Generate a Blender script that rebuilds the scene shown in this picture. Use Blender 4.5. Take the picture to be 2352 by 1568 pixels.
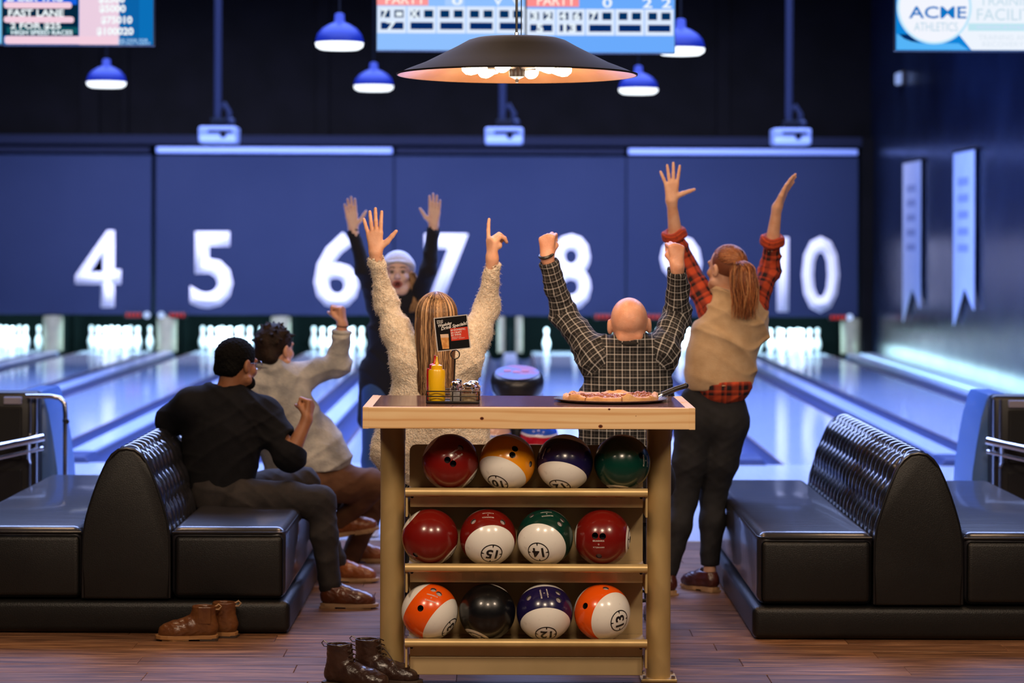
import bpy, bmesh, math, random
import numpy as np
from mathutils import Vector as V, Matrix
random.seed(7)
PI = math.pi
for o in list(bpy.data.objects): bpy.data.objects.remove(o)
C = bpy.context.scene.collection

# ------------------------------------------------------------------ camera, world, lights, exposure
F = 5600.0                      # focal length in pixels of the 2352 px frame (85 mm lens)
cam = bpy.data.cameras.new('camera'); cam_o = bpy.data.objects.new('camera', cam); C.objects.link(cam_o)
cam.sensor_width = 36.0; cam.lens = F / 2352 * 36
cam.shift_x = 16 / 2352; cam.shift_y = -228 / 2352
cam.clip_end = 200
cam_o.location = (0, 0, 1.70)
cam_o.rotation_euler = (PI / 2, math.radians(-0.2), 0)
cam.dof.use_dof = True; cam.dof.focus_distance = 9.5; cam.dof.aperture_fstop = 2.6
S = bpy.context.scene
S.camera = cam_o
S.view_settings.view_transform = 'Standard'; S.view_settings.look = 'None'
S.view_settings.gamma = 1.0; S.view_settings.use_curve_mapping = False
S.view_settings.exposure = 0.0
S.cycles.max_bounces = 6; S.cycles.diffuse_bounces = 3; S.cycles.glossy_bounces = 4
S.cycles.transmission_bounces = 6; S.cycles.transparent_max_bounces = 8
S.cycles.sample_clamp_indirect = 4.0
w = bpy.data.worlds.new('world'); S.world = w; w.use_nodes = True
w.node_tree.nodes['Background'].inputs[0].default_value = (0.10, 0.13, 0.30, 1)
w.node_tree.nodes['Background'].inputs[1].default_value = 0.05

def light(name, kind, loc, target, energy, color, size=1.0, size_y=None, spot=None):
    l = bpy.data.lights.new(name, kind); l.energy = energy; l.color = color
    if kind == 'AREA':
        l.shape = 'RECTANGLE' if size_y else 'DISK'; l.size = size
        if size_y: l.size_y = size_y
    else: l.shadow_soft_size = size
    if spot: l.spot_size = math.radians(spot); l.spot_blend = 0.6
    o = bpy.data.objects.new(name, l); C.objects.link(o); o.location = loc
    o.rotation_euler = (V(target) - V(loc)).to_track_quat('-Z', 'Y').to_euler()
    return o
# warm pendant lights of the lounge (the row over and behind the photographer)
WARM = (1.0, 0.66, 0.40)
for x, y in ((-1.9, 6.4), (0.2, 5.6), (2.3, 6.4)):
    light('lounge_light', 'AREA', (x, y, 3.3), (x * .5, 9.8, .7), 62, (1.0, 0.76, 0.55), 0.75)
light('lounge_light', 'AREA', (-.1, 10.9, 3.6), (-.1, 10.9, 0), 26, WARM, 0.9)
light('lounge_light', 'AREA', (-2.2, 11.0, 3.6), (-1.6, 11.5, 0), 22, WARM, 0.9)
light('lounge_light', 'AREA', (2.2, 10.2, 3.6), (2.0, 11.5, 0), 22, WARM, 0.9)
# blue ceiling wash over the lanes
BLUE = (0.27, 0.40, 1.0)
light('lane_wash_light', 'AREA', (-1.5, 24, 6.1), (-1.5, 24, 0), 3700, BLUE, 14, 13).data.spread = math.radians(125)
light('approach_wash_light', 'AREA', (0, 16.4, 5.6), (0, 15.2, 0), 760, (.40, .52, 1.0), 9, 2.5).data.spread = math.radians(165)
light('mask_wash_light', 'AREA', (-1.5, 30.5, 5.9), (-1.5, 36.9, 1.4), 720, (.66, .68, 1.0), 13, .5).data.spread = math.radians(70)

light('added_wall_glow_light', 'AREA', (5.27, 31.5, .10), (5.60, 31.5, .30), 34, (.50, .88, 1.0), .18, 13).rotation_euler = (0, math.radians(-108), 0)  # added lamp, no real fixture: stands in for pin lights reflected on the wall

def P(px, py, Y):
    return V(((px - 1160) / F * Y, Y, 1.70 - (py - 556) / F * Y))

# ------------------------------------------------------------------ materials
def newmat(name):
    m = bpy.data.materials.new(name); m.use_nodes = True
    nt = m.node_tree; b = nt.nodes['Principled BSDF']
    return m, nt, b
def lin(c):
    if isinstance(c, str):
        c = c.lstrip('#'); c = [int(c[i:i + 2], 16) / 255 for i in (0, 2, 4)]
        c = [x / 12.92 if x <= .04045 else ((x + .055) / 1.055) ** 2.4 for x in c]
    return (c[0], c[1], c[2], 1)
def mat(name, col, rough=.5, metal=0, col2=None, nscale=8, stretch=(1, 1, 1), bump=0, bscale=60, coat=0, spec=.5,
        sheen=0, emit=None, estr=1, trans=0, rot=(0, 0, 0), detail=4, roughvar=0, lo=.35, hi=.65, bstretch=None):
    m, nt, b = newmat(name); N = nt.nodes; L = nt.links
    b.inputs['Base Color'].default_value = lin(col); b.inputs['Roughness'].default_value = rough
    b.inputs['Metallic'].default_value = metal; b.inputs['Specular IOR Level'].default_value = spec
    b.inputs['Coat Weight'].default_value = coat; b.inputs['Coat Roughness'].default_value = .08
    if sheen: b.inputs['Sheen Weight'].default_value = sheen
    if trans: b.inputs['Transmission Weight'].default_value = trans
    if emit is not None:
        b.inputs['Emission Color'].default_value = lin(emit); b.inputs['Emission Strength'].default_value = estr
    if col2 is not None or bump or roughvar:
        tc = N.new('ShaderNodeTexCoord'); mp = N.new('ShaderNodeMapping')
        mp.inputs['Scale'].default_value = stretch; mp.inputs['Rotation'].default_value = rot
        L.new(tc.outputs['Object'], mp.inputs[0])
    if col2 is not None or roughvar:
        n = N.new('ShaderNodeTexNoise'); n.inputs['Scale'].default_value = nscale; n.inputs['Detail'].default_value = detail
        L.new(mp.outputs[0], n.inputs['Vector'])
    if col2 is not None:
        r = N.new('ShaderNodeValToRGB'); r.color_ramp.elements[0].position = lo; r.color_ramp.elements[1].position = hi
        r.color_ramp.elements[0].color = lin(col); r.color_ramp.elements[1].color = lin(col2)
        L.new(n.outputs[0], r.inputs[0]); L.new(r.outputs[0], b.inputs['Base Color'])
    if roughvar:
        mr = N.new('ShaderNodeMapRange'); mr.inputs[3].default_value = rough - roughvar; mr.inputs[4].default_value = rough + roughvar
        L.new(n.outputs[0], mr.inputs[0]); L.new(mr.outputs[0], b.inputs['Roughness'])
    if bump:
        n2 = N.new('ShaderNodeTexNoise'); n2.inputs['Scale'].default_value = bscale; n2.inputs['Detail'].default_value = 3
        if bstretch:
            mp2 = N.new('ShaderNodeMapping'); mp2.inputs['Scale'].default_value = bstretch
            L.new(tc.outputs['Object'], mp2.inputs[0]); L.new(mp2.outputs[0], n2.inputs['Vector'])
        else: L.new(tc.outputs['Object'], n2.inputs['Vector'])
        bp = N.new('ShaderNodeBump'); bp.inputs['Strength'].default_value = bump; bp.inputs['Distance'].default_value = .01
        L.new(n2.outputs[0], bp.inputs['Height']); L.new(bp.outputs[0], b.inputs['Normal'])
    return m
def emis(name, col, s=1.0):
    m, nt, b = newmat(name)
    b.inputs['Base Color'].default_value = (0, 0, 0, 1); b.inputs['Specular IOR Level'].default_value = 0
    b.inputs['Emission Color'].default_value = lin(col); b.inputs['Emission Strength'].default_value = s
    return m

# ------------------------------------------------------------------ object helpers
def wloc(p):
    v = V((0, 0, 0))
    while p is not None: v = v + V(p.location); p = p.parent
    return v
def tag(o, label=None, cat=None, group=None, kind=None):
    if label: o['label'] = label
    if cat: o['category'] = cat
    if group: o['group'] = group
    if kind: o['kind'] = kind
    return o
def thing(name, loc, label, cat, group=None, kind=None):
    o = bpy.data.objects.new(name, None); C.objects.link(o); o.location = loc; o.empty_display_size = .1
    return tag(o, label, cat, group, kind)
def link(name, me, parent=None, mats=(), smooth=False, origin=None, sharp=None):
    """mesh with world-space vertices; shifted so that its origin is the parent's (or the given) place"""
    org = V(origin) if origin is not None else (wloc(parent) if parent else V((0, 0, 0)))
    me.transform(Matrix.Translation(-org))
    for m in (mats if isinstance(mats, (list, tuple)) else [mats]): me.materials.append(m)
    if smooth:
        me.polygons.foreach_set('use_smooth', [True] * len(me.polygons))
        if sharp: me.set_sharp_from_angle(angle=math.radians(sharp))
    o = bpy.data.objects.new(name, me); C.objects.link(o)
    if parent: o.parent = parent; o.location = org - wloc(parent)
    else: o.location = org
    return o
class MB:
    def __init__(s): s.b = bmesh.new()
    def box(s, c, size, bev=0, rot=None, seg=2, mi=0):
        r = bmesh.ops.create_cube(s.b, size=1); vs = r['verts']
        M = Matrix.Translation(V(c)) @ (rot.to_4x4() if rot else Matrix()) @ Matrix.Diagonal((*size, 1))
        bmesh.ops.transform(s.b, matrix=M, verts=vs)
        fs = set(f for v in vs for f in v.link_faces)
        for f in fs: f.material_index = mi
        if bev:
            es = list(set(e for v in vs for e in v.link_edges))
            r = bmesh.ops.bevel(s.b, geom=es, offset=bev, segments=seg, affect='EDGES', profile=.5)
            for f in r['faces']: f.material_index = mi
        return s
    def box2(s, a, b, bev=0, seg=2, mi=0):
        a, b = V(a), V(b); return s.box((a + b) / 2, [abs(b[i] - a[i]) for i in range(3)], bev, None, seg, mi)
    def cyl(s, a, b, r, r2=None, seg=16, caps=True, mi=0):
        a, b = V(a), V(b); d = b - a; r2 = r if r2 is None else r2
        g = bmesh.ops.create_cone(s.b, cap_ends=caps, segments=seg, radius1=r, radius2=r2, depth=d.length)
        q = d.to_track_quat('Z', 'Y').to_matrix().to_4x4()
        bmesh.ops.transform(s.b, matrix=Matrix.Translation((a + b) / 2) @ q, verts=g['verts'])
        for f in set(f for v in g['verts'] for f in v.link_faces): f.material_index = mi
        return s
    def sph(s, c, r, seg=16, ring=10, rot=None, mi=0):
        r = (r, r, r) if not hasattr(r, '__len__') else r
        g = bmesh.ops.create_uvsphere(s.b, u_segments=seg, v_segments=ring, radius=1)
        bmesh.ops.transform(s.b, matrix=Matrix.Translation(V(c)) @ (rot.to_4x4() if rot else Matrix()) @ Matrix.Diagonal((*r, 1)), verts=g['verts'])
        for f in set(f for v in g['verts'] for f in v.link_faces): f.material_index = mi
        return s
    def lathe(s, prof, c=(0, 0, 0), seg=24, rot=None, mi=0):
        c = V(c); rows = []
        for r, z in prof:
            if r < 1e-6: rows.append([s.b.verts.new(c + (rot @ V((0, 0, z)) if rot else V((0, 0, z))))])
            else:
                row = []
                for k in range(seg):
                    a = 2 * PI * k / seg; p = V((r * math.cos(a), r * math.sin(a), z))
                    row.append(s.b.verts.new(c + (rot @ p if rot else p)))
                rows.append(row)
        for A, B in zip(rows, rows[1:]):
            for k in range(seg):
                k2 = (k + 1) % seg
                q = [A[k % len(A)], A[k2 % len(A)], B[k2 % len(B)], B[k % len(B)]]
                u = []
                for v in q:
                    if v not in u: u.append(v)
                if len(u) > 2:
                    try: s.b.faces.new(u).material_index = mi
                    except ValueError: pass
        return s
    def tube(s, pts, r, seg=8, closed=False, mi=0, r_end=None):
        pts = [V(p) for p in pts]; n = len(pts); rows = []; up = None
        for i, p in enumerate(pts):
            if closed: t = (pts[(i + 1) % n] - pts[i - 1]).normalized()
            else: t = (pts[min(i + 1, n - 1)] - pts[max(i - 1, 0)]).normalized()
            if up is None: up = t.orthogonal().normalized()
            up = (up - t * up.dot(t)).normalized(); sd = t.cross(up)
            rr = r if r_end is None else r + (r_end - r) * i / (n - 1)
            rows.append([s.b.verts.new(p + (up * math.cos(2 * PI * k / seg) + sd * math.sin(2 * PI * k / seg)) * rr) for k in range(seg)])
        m = n if closed else n - 1
        for i in range(m):
            A, B = rows[i], rows[(i + 1) % n]
            for k in range(seg): s.b.faces.new((A[k], A[(k + 1) % seg], B[(k + 1) % seg], B[k])).material_index = mi
        if not closed:
            s.b.faces.new(rows[0][::-1]).material_index = mi; s.b.faces.new(rows[-1]).material_index = mi
        return s
    def prism(s, poly, frame, depth, bev=0, mi=0, seg=2):
        """poly: 2-D points; frame=(origin, ax, ay, az); extruded along az by depth"""
        o, ax, ay, az = [V(q) for q in frame]
        A = [s.b.verts.new(o + ax * x + ay * y) for x, y in poly]
        B = [s.b.verts.new(o + ax * x + ay * y + az * depth) for x, y in poly]
        fs = [s.b.faces.new(A[::-1]), s.b.faces.new(B)]
        n = len(poly)
        for i in range(n): fs.append(s.b.faces.new((A[i], A[(i + 1) % n], B[(i + 1) % n], B[i])))
        for f in fs: f.material_index = mi
        if bev:
            es = list(fs[0].edges) + list(fs[1].edges)
            bmesh.ops.bevel(s.b, geom=es, offset=bev, segments=seg, affect='EDGES', profile=.5)
        return s
    def grid(s, fn, nu, nv, closed_u=False, mi=0):
        R = [[s.b.verts.new(fn(i / (nu if closed_u else nu - 1), j / (nv - 1))) for j in range(nv)] for i in range(nu)]
        for i in range(nu if closed_u else nu - 1):
            for j in range(nv - 1):
                i2 = (i + 1) % nu
                s.b.faces.new((R[i][j], R[i2][j], R[i2][j + 1], R[i][j + 1])).material_index = mi
        return s
    def mesh(s, name='m', fix=True):
        if fix: bmesh.ops.recalc_face_normals(s.b, faces=s.b.faces)
        me = bpy.data.meshes.new(name); s.b.to_mesh(me); s.b.free(); return me
    def build(s, name, m, parent=None, smooth=False, origin=None, sharp=40, fix=True):
        return link(name, s.mesh(name, fix), parent, m, smooth, origin, sharp if smooth else None)

TM_LAST = [0, 0]
def text_mesh(body, w, h, origin, ax, ay, offset=0.0, ext=0.0, fn=None, space=1.0, keep=False, ref=None):
    """text as a mesh fitted in w x h, centred on origin, in the plane ax, ay"""
    cu = bpy.data.curves.new('t', 'FONT'); cu.body = body; cu.offset = offset; cu.extrude = 0; cu.align_x = 'CENTER'
    cu.space_character = space; cu.resolution_u = 3
    o = bpy.data.objects.new('t', cu); C.objects.link(o)
    bpy.context.view_layer.update()
    me = bpy.data.meshes.new_from_object(o.evaluated_get(bpy.context.evaluated_depsgraph_get()))
    bpy.data.objects.remove(o); bpy.data.curves.remove(cu)
    if fn is not None:
        b = bmesh.new(); b.from_mesh(me); bmesh.ops.remove_doubles(b, verts=b.verts, dist=1e-5); bmesh.ops.triangulate(b, faces=b.faces)
        for _ in range(2 if len(body) > 3 else 4):
            es = [e for e in b.edges if e.calc_length() > (.35 if len(body) > 3 else .12)]
            if es: bmesh.ops.subdivide_edges(b, edges=es, cuts=1); bmesh.ops.triangulate(b, faces=b.faces)
        b.to_mesh(me); b.free()
    n = len(me.vertices); co = np.empty(n * 3); me.vertices.foreach_get('co', co); co = co.reshape(-1, 3)
    mn, mx = co.min(0), co.max(0)
    if ref is not None:
        mn, mx = ref
    TM_LAST[:] = [mn, mx]; c = (mn + mx) / 2; sx = w / (mx[0] - mn[0]); sy = h / (mx[1] - mn[1]) if h else sx
    if keep: sx = sy = min(sx, sy)
    q = np.stack([(co[:, 0] - c[0]) * sx, (co[:, 1] - c[1]) * sy], 1)
    if fn is not None: out = np.array([fn(x, y) for x, y in q])
    else: out = np.array(origin)[None] + q[:, :1] * np.array(ax)[None] + q[:, 1:] * np.array(ay)[None]
    me.vertices.foreach_set('co', out.ravel()); me.update()
    if ext:
        b = bmesh.new(); b.from_mesh(me); bmesh.ops.remove_doubles(b, verts=b.verts, dist=1e-6)
        az = V(ax).cross(V(ay)).normalized()
        r = bmesh.ops.extrude_face_region(b, geom=list(b.faces))
        bmesh.ops.translate(b, vec=-az * ext, verts=[v for v in r['geom'] if isinstance(v, bmesh.types.BMVert)])
        bmesh.ops.recalc_face_normals(b, faces=b.faces); b.to_mesh(me); b.free()
    return me

# ------------------------------------------------------------------ SDF bodies -> surface nets
class SDF:
    def __init__(s, h): s.h = h; s.pr = []; s.cuts = []; s.disp = None
    def cap(s, a, b, ra, rb=None, k=.02, flat=None, panel=0, sub=False):
        a = np.array(a, float); b = np.array(b, float); rb = ra if rb is None else rb
        m = max(ra, rb); e = m * 1.0
        if flat: f, sc = np.array(flat[0], float), flat[1]; f = f / np.linalg.norm(f)
        else: f = None; sc = 1
        if sc > 1: e = m * sc
        s.pr.append(dict(t='c', a=a, b=b, ra=ra, rb=rb, k=k, f=f, s=sc, p=panel, sub=sub, lo=np.minimum(a, b) - e, hi=np.maximum(a, b) + e)); return s
    def ell(s, c, r, R=None, k=.02, panel=0, sub=False):
        c = np.array(c, float); r = np.array(r, float); R = np.eye(3) if R is None else np.array(R, float).T
        m = r.max()
        s.pr.append(dict(t='e', c=c, r=r, R=R, k=k, p=panel, sub=sub, lo=c - m, hi=c + m, a=c - R[:, 2] * r[2], b=c + R[:, 2] * r[2])); return s
    def cut(s, p, n, rad):   # removes what lies on the +n side, within rad of p
        n = np.array(n, float); s.cuts.append((np.array(p, float), n / np.linalg.norm(n), rad)); return s
    @staticmethod
    def dist(q, X):
        if q['t'] == 'c':
            a, b = q['a'], q['b']; Q = X - a; ab = b - a
            if q['f'] is not None:
                f = q['f']; g = (1 / q['s'] - 1)
                Q = Q + f * (Q @ f)[..., None] * g; ab = ab + f * (ab @ f) * g
            t = np.clip((Q @ ab) / max(ab @ ab, 1e-12), 0, 1)
            d = np.linalg.norm(Q - t[..., None] * ab, axis=-1) - (q['ra'] + (q['rb'] - q['ra']) * t)
            return d * min(1, q['s']) if q['f'] is not None else d
        Q = (X - q['c']) @ q['R'] / q['r']; l = np.linalg.norm(Q, axis=-1)
        return (l - 1) * q['r'].min()
    def mesh(s, name='body', uv=None, toward=(0, -1, 0), relax=1):
        h = s.h; pad = 4 * h
        add = [q for q in s.pr if not q['sub']]
        lo = np.min([q['lo'] for q in add], 0) - pad; hi = np.max([q['hi'] for q in add], 0) + pad
        n = np.ceil((hi - lo) / h).astype(int) + 1
        D = np.full(n, 1.0, np.float32)
        ax = [lo[i] + h * np.arange(n[i]) for i in range(3)]
        for q in s.pr:
            e = q['k'] + 3 * h
            i0 = np.maximum(((q['lo'] - e - lo) / h).astype(int), 0); i1 = np.minimum(((q['hi'] + e - lo) / h).astype(int) + 2, n)
            if (i1 <= i0).any(): continue
            X = np.stack(np.meshgrid(*[ax[i][i0[i]:i1[i]] for i in range(3)], indexing='ij'), -1)
            d = s.dist(q, X); sl = tuple(slice(i0[i], i1[i]) for i in range(3)); o = D[sl]; k = q['k']
            if q['sub']: d = -d; hh = np.maximum(k - np.abs(o - d), 0) / k; D[sl] = np.maximum(o, d) + hh * hh * k / 4
            else: hh = np.maximum(k - np.abs(o - d), 0) / k; D[sl] = np.minimum(o, d) - hh * hh * k / 4
        near = np.argwhere(np.abs(D) < .06)
        if len(near):
            X = lo + near * h; d = D[tuple(near.T)].copy()
            if s.disp is not None: d = d + s.disp(X)
            for p, nn, rad in s.cuts:
                r = np.linalg.norm(X - p, axis=1) < rad
                d[r] = np.maximum(d[r], (X[r] - p) @ nn)
            D[tuple(near.T)] = d
        for p, nn, rad in s.cuts:   # deep inside points too
            inn = np.argwhere(D < -.05)
            if len(inn):
                X = lo + inn * h; r = np.linalg.norm(X - p, axis=1) < rad
                inn = inn[r]; D[tuple(inn.T)] = np.maximum(D[tuple(inn.T)], (X[r] - p) @ nn)
        B = D < 0
        c8 = [B[i:n[0] - 1 + i, j:n[1] - 1 + j, k:n[2] - 1 + k] for i in (0, 1) for j in (0, 1) for k in (0, 1)]
        cnt = sum(c.astype(np.int8) for c in c8); act = np.argwhere((cnt > 0) & (cnt < 8))
        idx = np.full(n - 1, -1, np.int64); idx[tuple(act.T)] = np.arange(len(act))
        acc = np.zeros((len(act), 3)); num = np.zeros(len(act))
        for axis in range(3):
            oth = [i for i in range(3) if i != axis]
            for u in (0, 1):
                for v in (0, 1):
                    o0 = np.zeros(3, int); o0[oth[0]] = u; o0[oth[1]] = v; o1 = o0.copy(); o1[axis] = 1
                    d0 = D[tuple((act + o0).T)]; d1 = D[tuple((act + o1).T)]; cr = (d0 < 0) != (d1 < 0)
                    t = np.where(cr, d0 / np.where(cr, d0 - d1, 1), 0)
                    pt = (act + o0).astype(float); pt[:, axis] += t
                    acc[cr] += pt[cr]; num[cr] += 1
        vert = lo + acc / num[:, None] * h
        F_ = []
        for axis in range(3):
            a, b = [(1, 2), (2, 0), (0, 1)][axis]
            s0 = [slice(None)] * 3; s1 = [slice(None)] * 3; s0[axis] = slice(0, -1); s1[axis] = slice(1, None)
            A = B[tuple(s0)]; Z = B[tuple(s1)]
            e = np.argwhere(A != Z)
            e = e[(e[:, a] > 0) & (e[:, b] > 0) & (e[:, a] < n[a] - 1) & (e[:, b] < n[b] - 1)]
            da = np.zeros(3, int); da[a] = 1; db = np.zeros(3, int); db[b] = 1
            q = np.stack([idx[tuple((e - da - db).T)], idx[tuple((e - db).T)], idx[tuple(e.T)], idx[tuple((e - da).T)]], 1)
            fl = A[tuple(e.T)]
            q[~fl] = q[~fl][:, ::-1]; F_.append(q)
        Fc = np.concatenate(F_)
        Fc = Fc[(Fc >= 0).all(1)]
        for _ in range(relax):
            sm = np.zeros_like(vert); ct = np.zeros(len(vert))
            for k in range(4):
                np.add.at(sm, Fc[:, k], vert[Fc[:, (k + 1) % 4]] + vert[Fc[:, k - 1]]); np.add.at(ct, Fc[:, k], 2)
            vert = vert * .5 + sm / np.maximum(ct, 1)[:, None] * .5
        me = bpy.data.meshes.new(name)
        me.vertices.add(len(vert)); me.vertices.foreach_set('co', vert.ravel().astype(np.float32))
        me.loops.add(len(Fc) * 4); me.loops.foreach_set('vertex_index', Fc.ravel().astype(np.int32))
        me.polygons.add(len(Fc)); me.polygons.foreach_set('loop_start', np.arange(0, len(Fc) * 4, 4, dtype=np.int32))
        me.polygons.foreach_set('loop_total', np.full(len(Fc), 4, np.int32))
        me.update(calc_edges=True)
        me.polygons.foreach_set('use_smooth', np.ones(len(Fc), bool))
        if uv is not None:
            ctr = vert[Fc].mean(1); best = np.full(len(Fc), 9.); who = np.zeros(len(Fc), int)
            for i, q in enumerate(add):
                d = s.dist(q, ctr); m = d < best; best[m] = d[m]; who[m] = i
            pan = np.array([q['p'] for q in add])[who]
            U = np.zeros((len(Fc), 4, 2)); VX = vert[Fc]
            for p in set(pan):
                m = pan == p
                if p == 0:
                    U[m, :, 0] = VX[m] @ np.array(uv); U[m, :, 1] = VX[m][..., 2]
                else:
                    for i, q in enumerate(add):
                        mm = m & (who == i)
                        if not mm.any(): continue
                        a, b = q['a'], q['b']; L = np.linalg.norm(b - a) + 1e-9; dd = (b - a) / L
                        r1 = np.array(toward, float); r1 = r1 - dd * (r1 @ dd); r1 /= np.linalg.norm(r1); r2 = np.cross(dd, r1)
                        Q = VX[mm] - a
                        U[mm, :, 1] = Q @ dd + q.get('off', 0)
                        U[mm, :, 0] = np.arctan2(Q @ r2, Q @ r1) * .055
            me.uv_layers.new(name='UVMap').data.foreach_set('uv', U.ravel().astype(np.float32))
        return me
def join_meshes(ms, name='body'):
    b = bmesh.new()
    for m in ms: b.from_mesh(m)
    me = bpy.data.meshes.new(name); b.to_mesh(me); b.free()
    me.polygons.foreach_set('use_smooth', [True] * len(me.polygons))
    return me
# ================================================================== THE ROOM
M = {}
M['black_wall'] = mat('black_wall', (.0011, .0012, .0018), .9, col2=(.002, .002, .0032), nscale=2, spec=.1)
M['ceiling'] = mat('ceiling', (.002, .002, .003), .9, spec=.1)
M['side_wall'] = mat('side_wall', (.003, .007, .022), .24, col2=(.005, .012, .035), nscale=1.2, roughvar=.07, bump=.35, bscale=2.5, spec=.8)
M['mask'] = mat('mask', (.0085, .0165, .052), .8, col2=(.0115, .020, .058), nscale=.6, spec=.2)
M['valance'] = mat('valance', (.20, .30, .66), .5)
M['valance_dim'] = mat('valance_dim', (.007, .010, .026), .8, spec=.1)  # darker valance copy, dimmer light put into its colour; also on the ledge
M['lane'] = mat('lane', (.62, .70, .88), .10, col2=(.68, .75, .92), nscale=5, stretch=(12, .4, 1), coat=.5, roughvar=.03)
M['approach'] = mat('approach', (.70, .76, .88), .14, col2=(.78, .82, .92), nscale=5, stretch=(12, .4, 1), coat=.4)
M['gutter'] = mat('gutter', (.035, .05, .13), .35)
M['divider'] = mat('divider', (.55, .62, .82), .25, coat=.3)
M['lane_edge'] = mat('lane_edge', (.10, .045, .03), .4)
M['cream'] = mat('cream', (.24, .24, .16), .6, col2=(.19, .20, .14), nscale=9)
M['pit'] = mat('pit', (.0012, .005, .005), .8, spec=.1)
M['pin'] = mat('pin', (.92, .93, .95), .25, coat=.4)
M['pin_red'] = mat('pin_red', (.6, .03, .03), .3)
M['white'] = mat('white', (.80, .82, .90), .6)
M['grey_line'] = mat('grey_line', (.50, .54, .68), .6)
M['dark_metal'] = mat('dark_metal', (.02, .02, .025), .4, metal=.6)

def struct(o, label, cat): return tag(o, label, cat, None, 'structure')
XL, XR, YF = -9.6, 5.55, 38.7
o = MB().box2((XL, -1, -.12), (XR, 13.9, -.012)).build('floor', mat('subfloor', (.02, .012, .01), .6))
struct(o, 'lounge floor of dark reddish brown wooden planks under the sofas and ball rack', 'floor'); floor = o
# floor planks
m, nt, b = newmat('plank'); N = nt.nodes; L = nt.links
tc = N.new('ShaderNodeTexCoord'); oi = N.new('ShaderNodeObjectInfo'); mp = N.new('ShaderNodeMapping'); mp.inputs['Scale'].default_value = (1.2, 14, 14)
ad = N.new('ShaderNodeVectorMath'); ad.operation = 'ADD'; L.new(tc.outputs['Object'], ad.inputs[0])
mu = N.new('ShaderNodeMath'); mu.operation = 'MULTIPLY'; mu.inputs[1].default_value = 37; L.new(oi.outputs['Random'], mu.inputs[0])
L.new(mu.outputs[0], ad.inputs[1]); L.new(ad.outputs[0], mp.inputs[0])
n = N.new('ShaderNodeTexNoise'); n.inputs['Scale'].default_value = 2.6; n.inputs['Detail'].default_value = 8; n.inputs['Roughness'].default_value = .62; L.new(mp.outputs[0], n.inputs['Vector'])
r = N.new('ShaderNodeValToRGB'); e = r.color_ramp.elements; e[0].position = .32; e[0].color = (.058, .026, .013, 1); e[1].position = .72; e[1].color = (.43, .225, .115, 1)
x = r.color_ramp.elements.new(.5); x.color = (.20, .092, .046, 1)
L.new(n.outputs[0], r.inputs[0])
hs = N.new('ShaderNodeHueSaturation'); mr = N.new('ShaderNodeMapRange'); mr.inputs[3].default_value = .72; mr.inputs[4].default_value = 1.2
L.new(oi.outputs['Random'], mr.inputs[0]); L.new(mr.outputs[0], hs.inputs['Value']); L.new(r.outputs[0], hs.inputs['Color']); L.new(hs.outputs[0], b.inputs['Base Color'])
b.inputs['Roughness'].default_value = .36; b.inputs['Specular IOR Level'].default_value = .42
bp = N.new('ShaderNodeBump'); bp.inputs['Strength'].default_value = .18; bp.inputs['Distance'].default_value = .004; L.new(n.outputs[0], bp.inputs['Height']); L.new(bp.outputs[0], b.inputs['Normal'])
M['plank'] = m
PL, PW = 1.22, .185
plank_me = MB().box((0, 0, -.006), (PL - .0018, PW - .0018, .012), bev=.002, seg=1).mesh('plank'); plank_me.materials.append(M['plank'])
y = 8.5 + PW / 2; row = 0
while y < 13.88:
    half = .28 * y * .9 + .3
    x = -3.66 + (row * .47 % 1) * PL
    while x < 3.7:
        if abs(x) < half + PL * .6:
            o = bpy.data.objects.new('plank', plank_me); C.objects.link(o); o.parent = floor; o.location = (x, y, random.uniform(-.0006, .0004))
        x += PL
    y += PW; row += 1
APY, FOUL = 13.9, 18.7
o = MB().box2((XL, APY, -.12), (XR, FOUL, 0)).build('floor', M['approach']); struct(o, 'pale glossy approach floor between the dark planks and the lanes', 'floor')
o = MB().box2((XL, FOUL, -.3), (XR, YF, -.12)).build('floor', M['pit']); struct(o, 'dark sub floor below the bowling lanes', 'floor')
o = MB().box2((XL, YF, -.2), (XR + .2, YF + .1, 6.6)).build('wall_back', M['pit']); struct(o, 'dark wall behind the pin decks', 'wall')
o = MB().box2((XR, 8.0, -.2), (XR + .1, YF, 6.6)).build('wall_right', M['side_wall']); struct(o, 'glossy dark blue side wall right of lane 10 reflecting the pin lights', 'wall')
o = MB().box2((XL - .1, 8, -.2), (XL, YF, 6.6)).build('wall_left', M['black_wall']); struct(o, 'dark side wall far to the left', 'wall')
o = MB().box2((XL, 2, 6.5), (XR, YF, 6.6)).build('ceiling', M['ceiling']); struct(o, 'black ceiling above the lanes', 'ceiling')
o = MB().box2((XL, 37.05, 3.12), (XR, 37.2, 6.5)).build('wall_upper', M['black_wall']); struct(o, 'black upper wall above the numbered panels', 'wall')
for k, (px, wd) in enumerate(((205, .3), (285, .12), (740, .2), (1660, .2))):
    X = (px - 1160) / F * 37.0
    o = MB().box2((X - wd / 2, 36.96, 3.3), (X + wd / 2, 37.05, 6.5), bev=.01).build('trim_%d' % (k + 1), M['black_wall']); struct(o, 'narrow black pilaster on the upper wall', 'trim')
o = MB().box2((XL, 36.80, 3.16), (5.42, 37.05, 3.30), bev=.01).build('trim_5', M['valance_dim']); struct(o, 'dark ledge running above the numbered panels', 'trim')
o = MB().box2((5.38, 36.7, 0), (5.55, 37.1, 3.3), bev=.01).build('trim_6', M['black_wall']); struct(o, 'black corner post between numbered panel 10 and side wall', 'trim')
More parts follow.
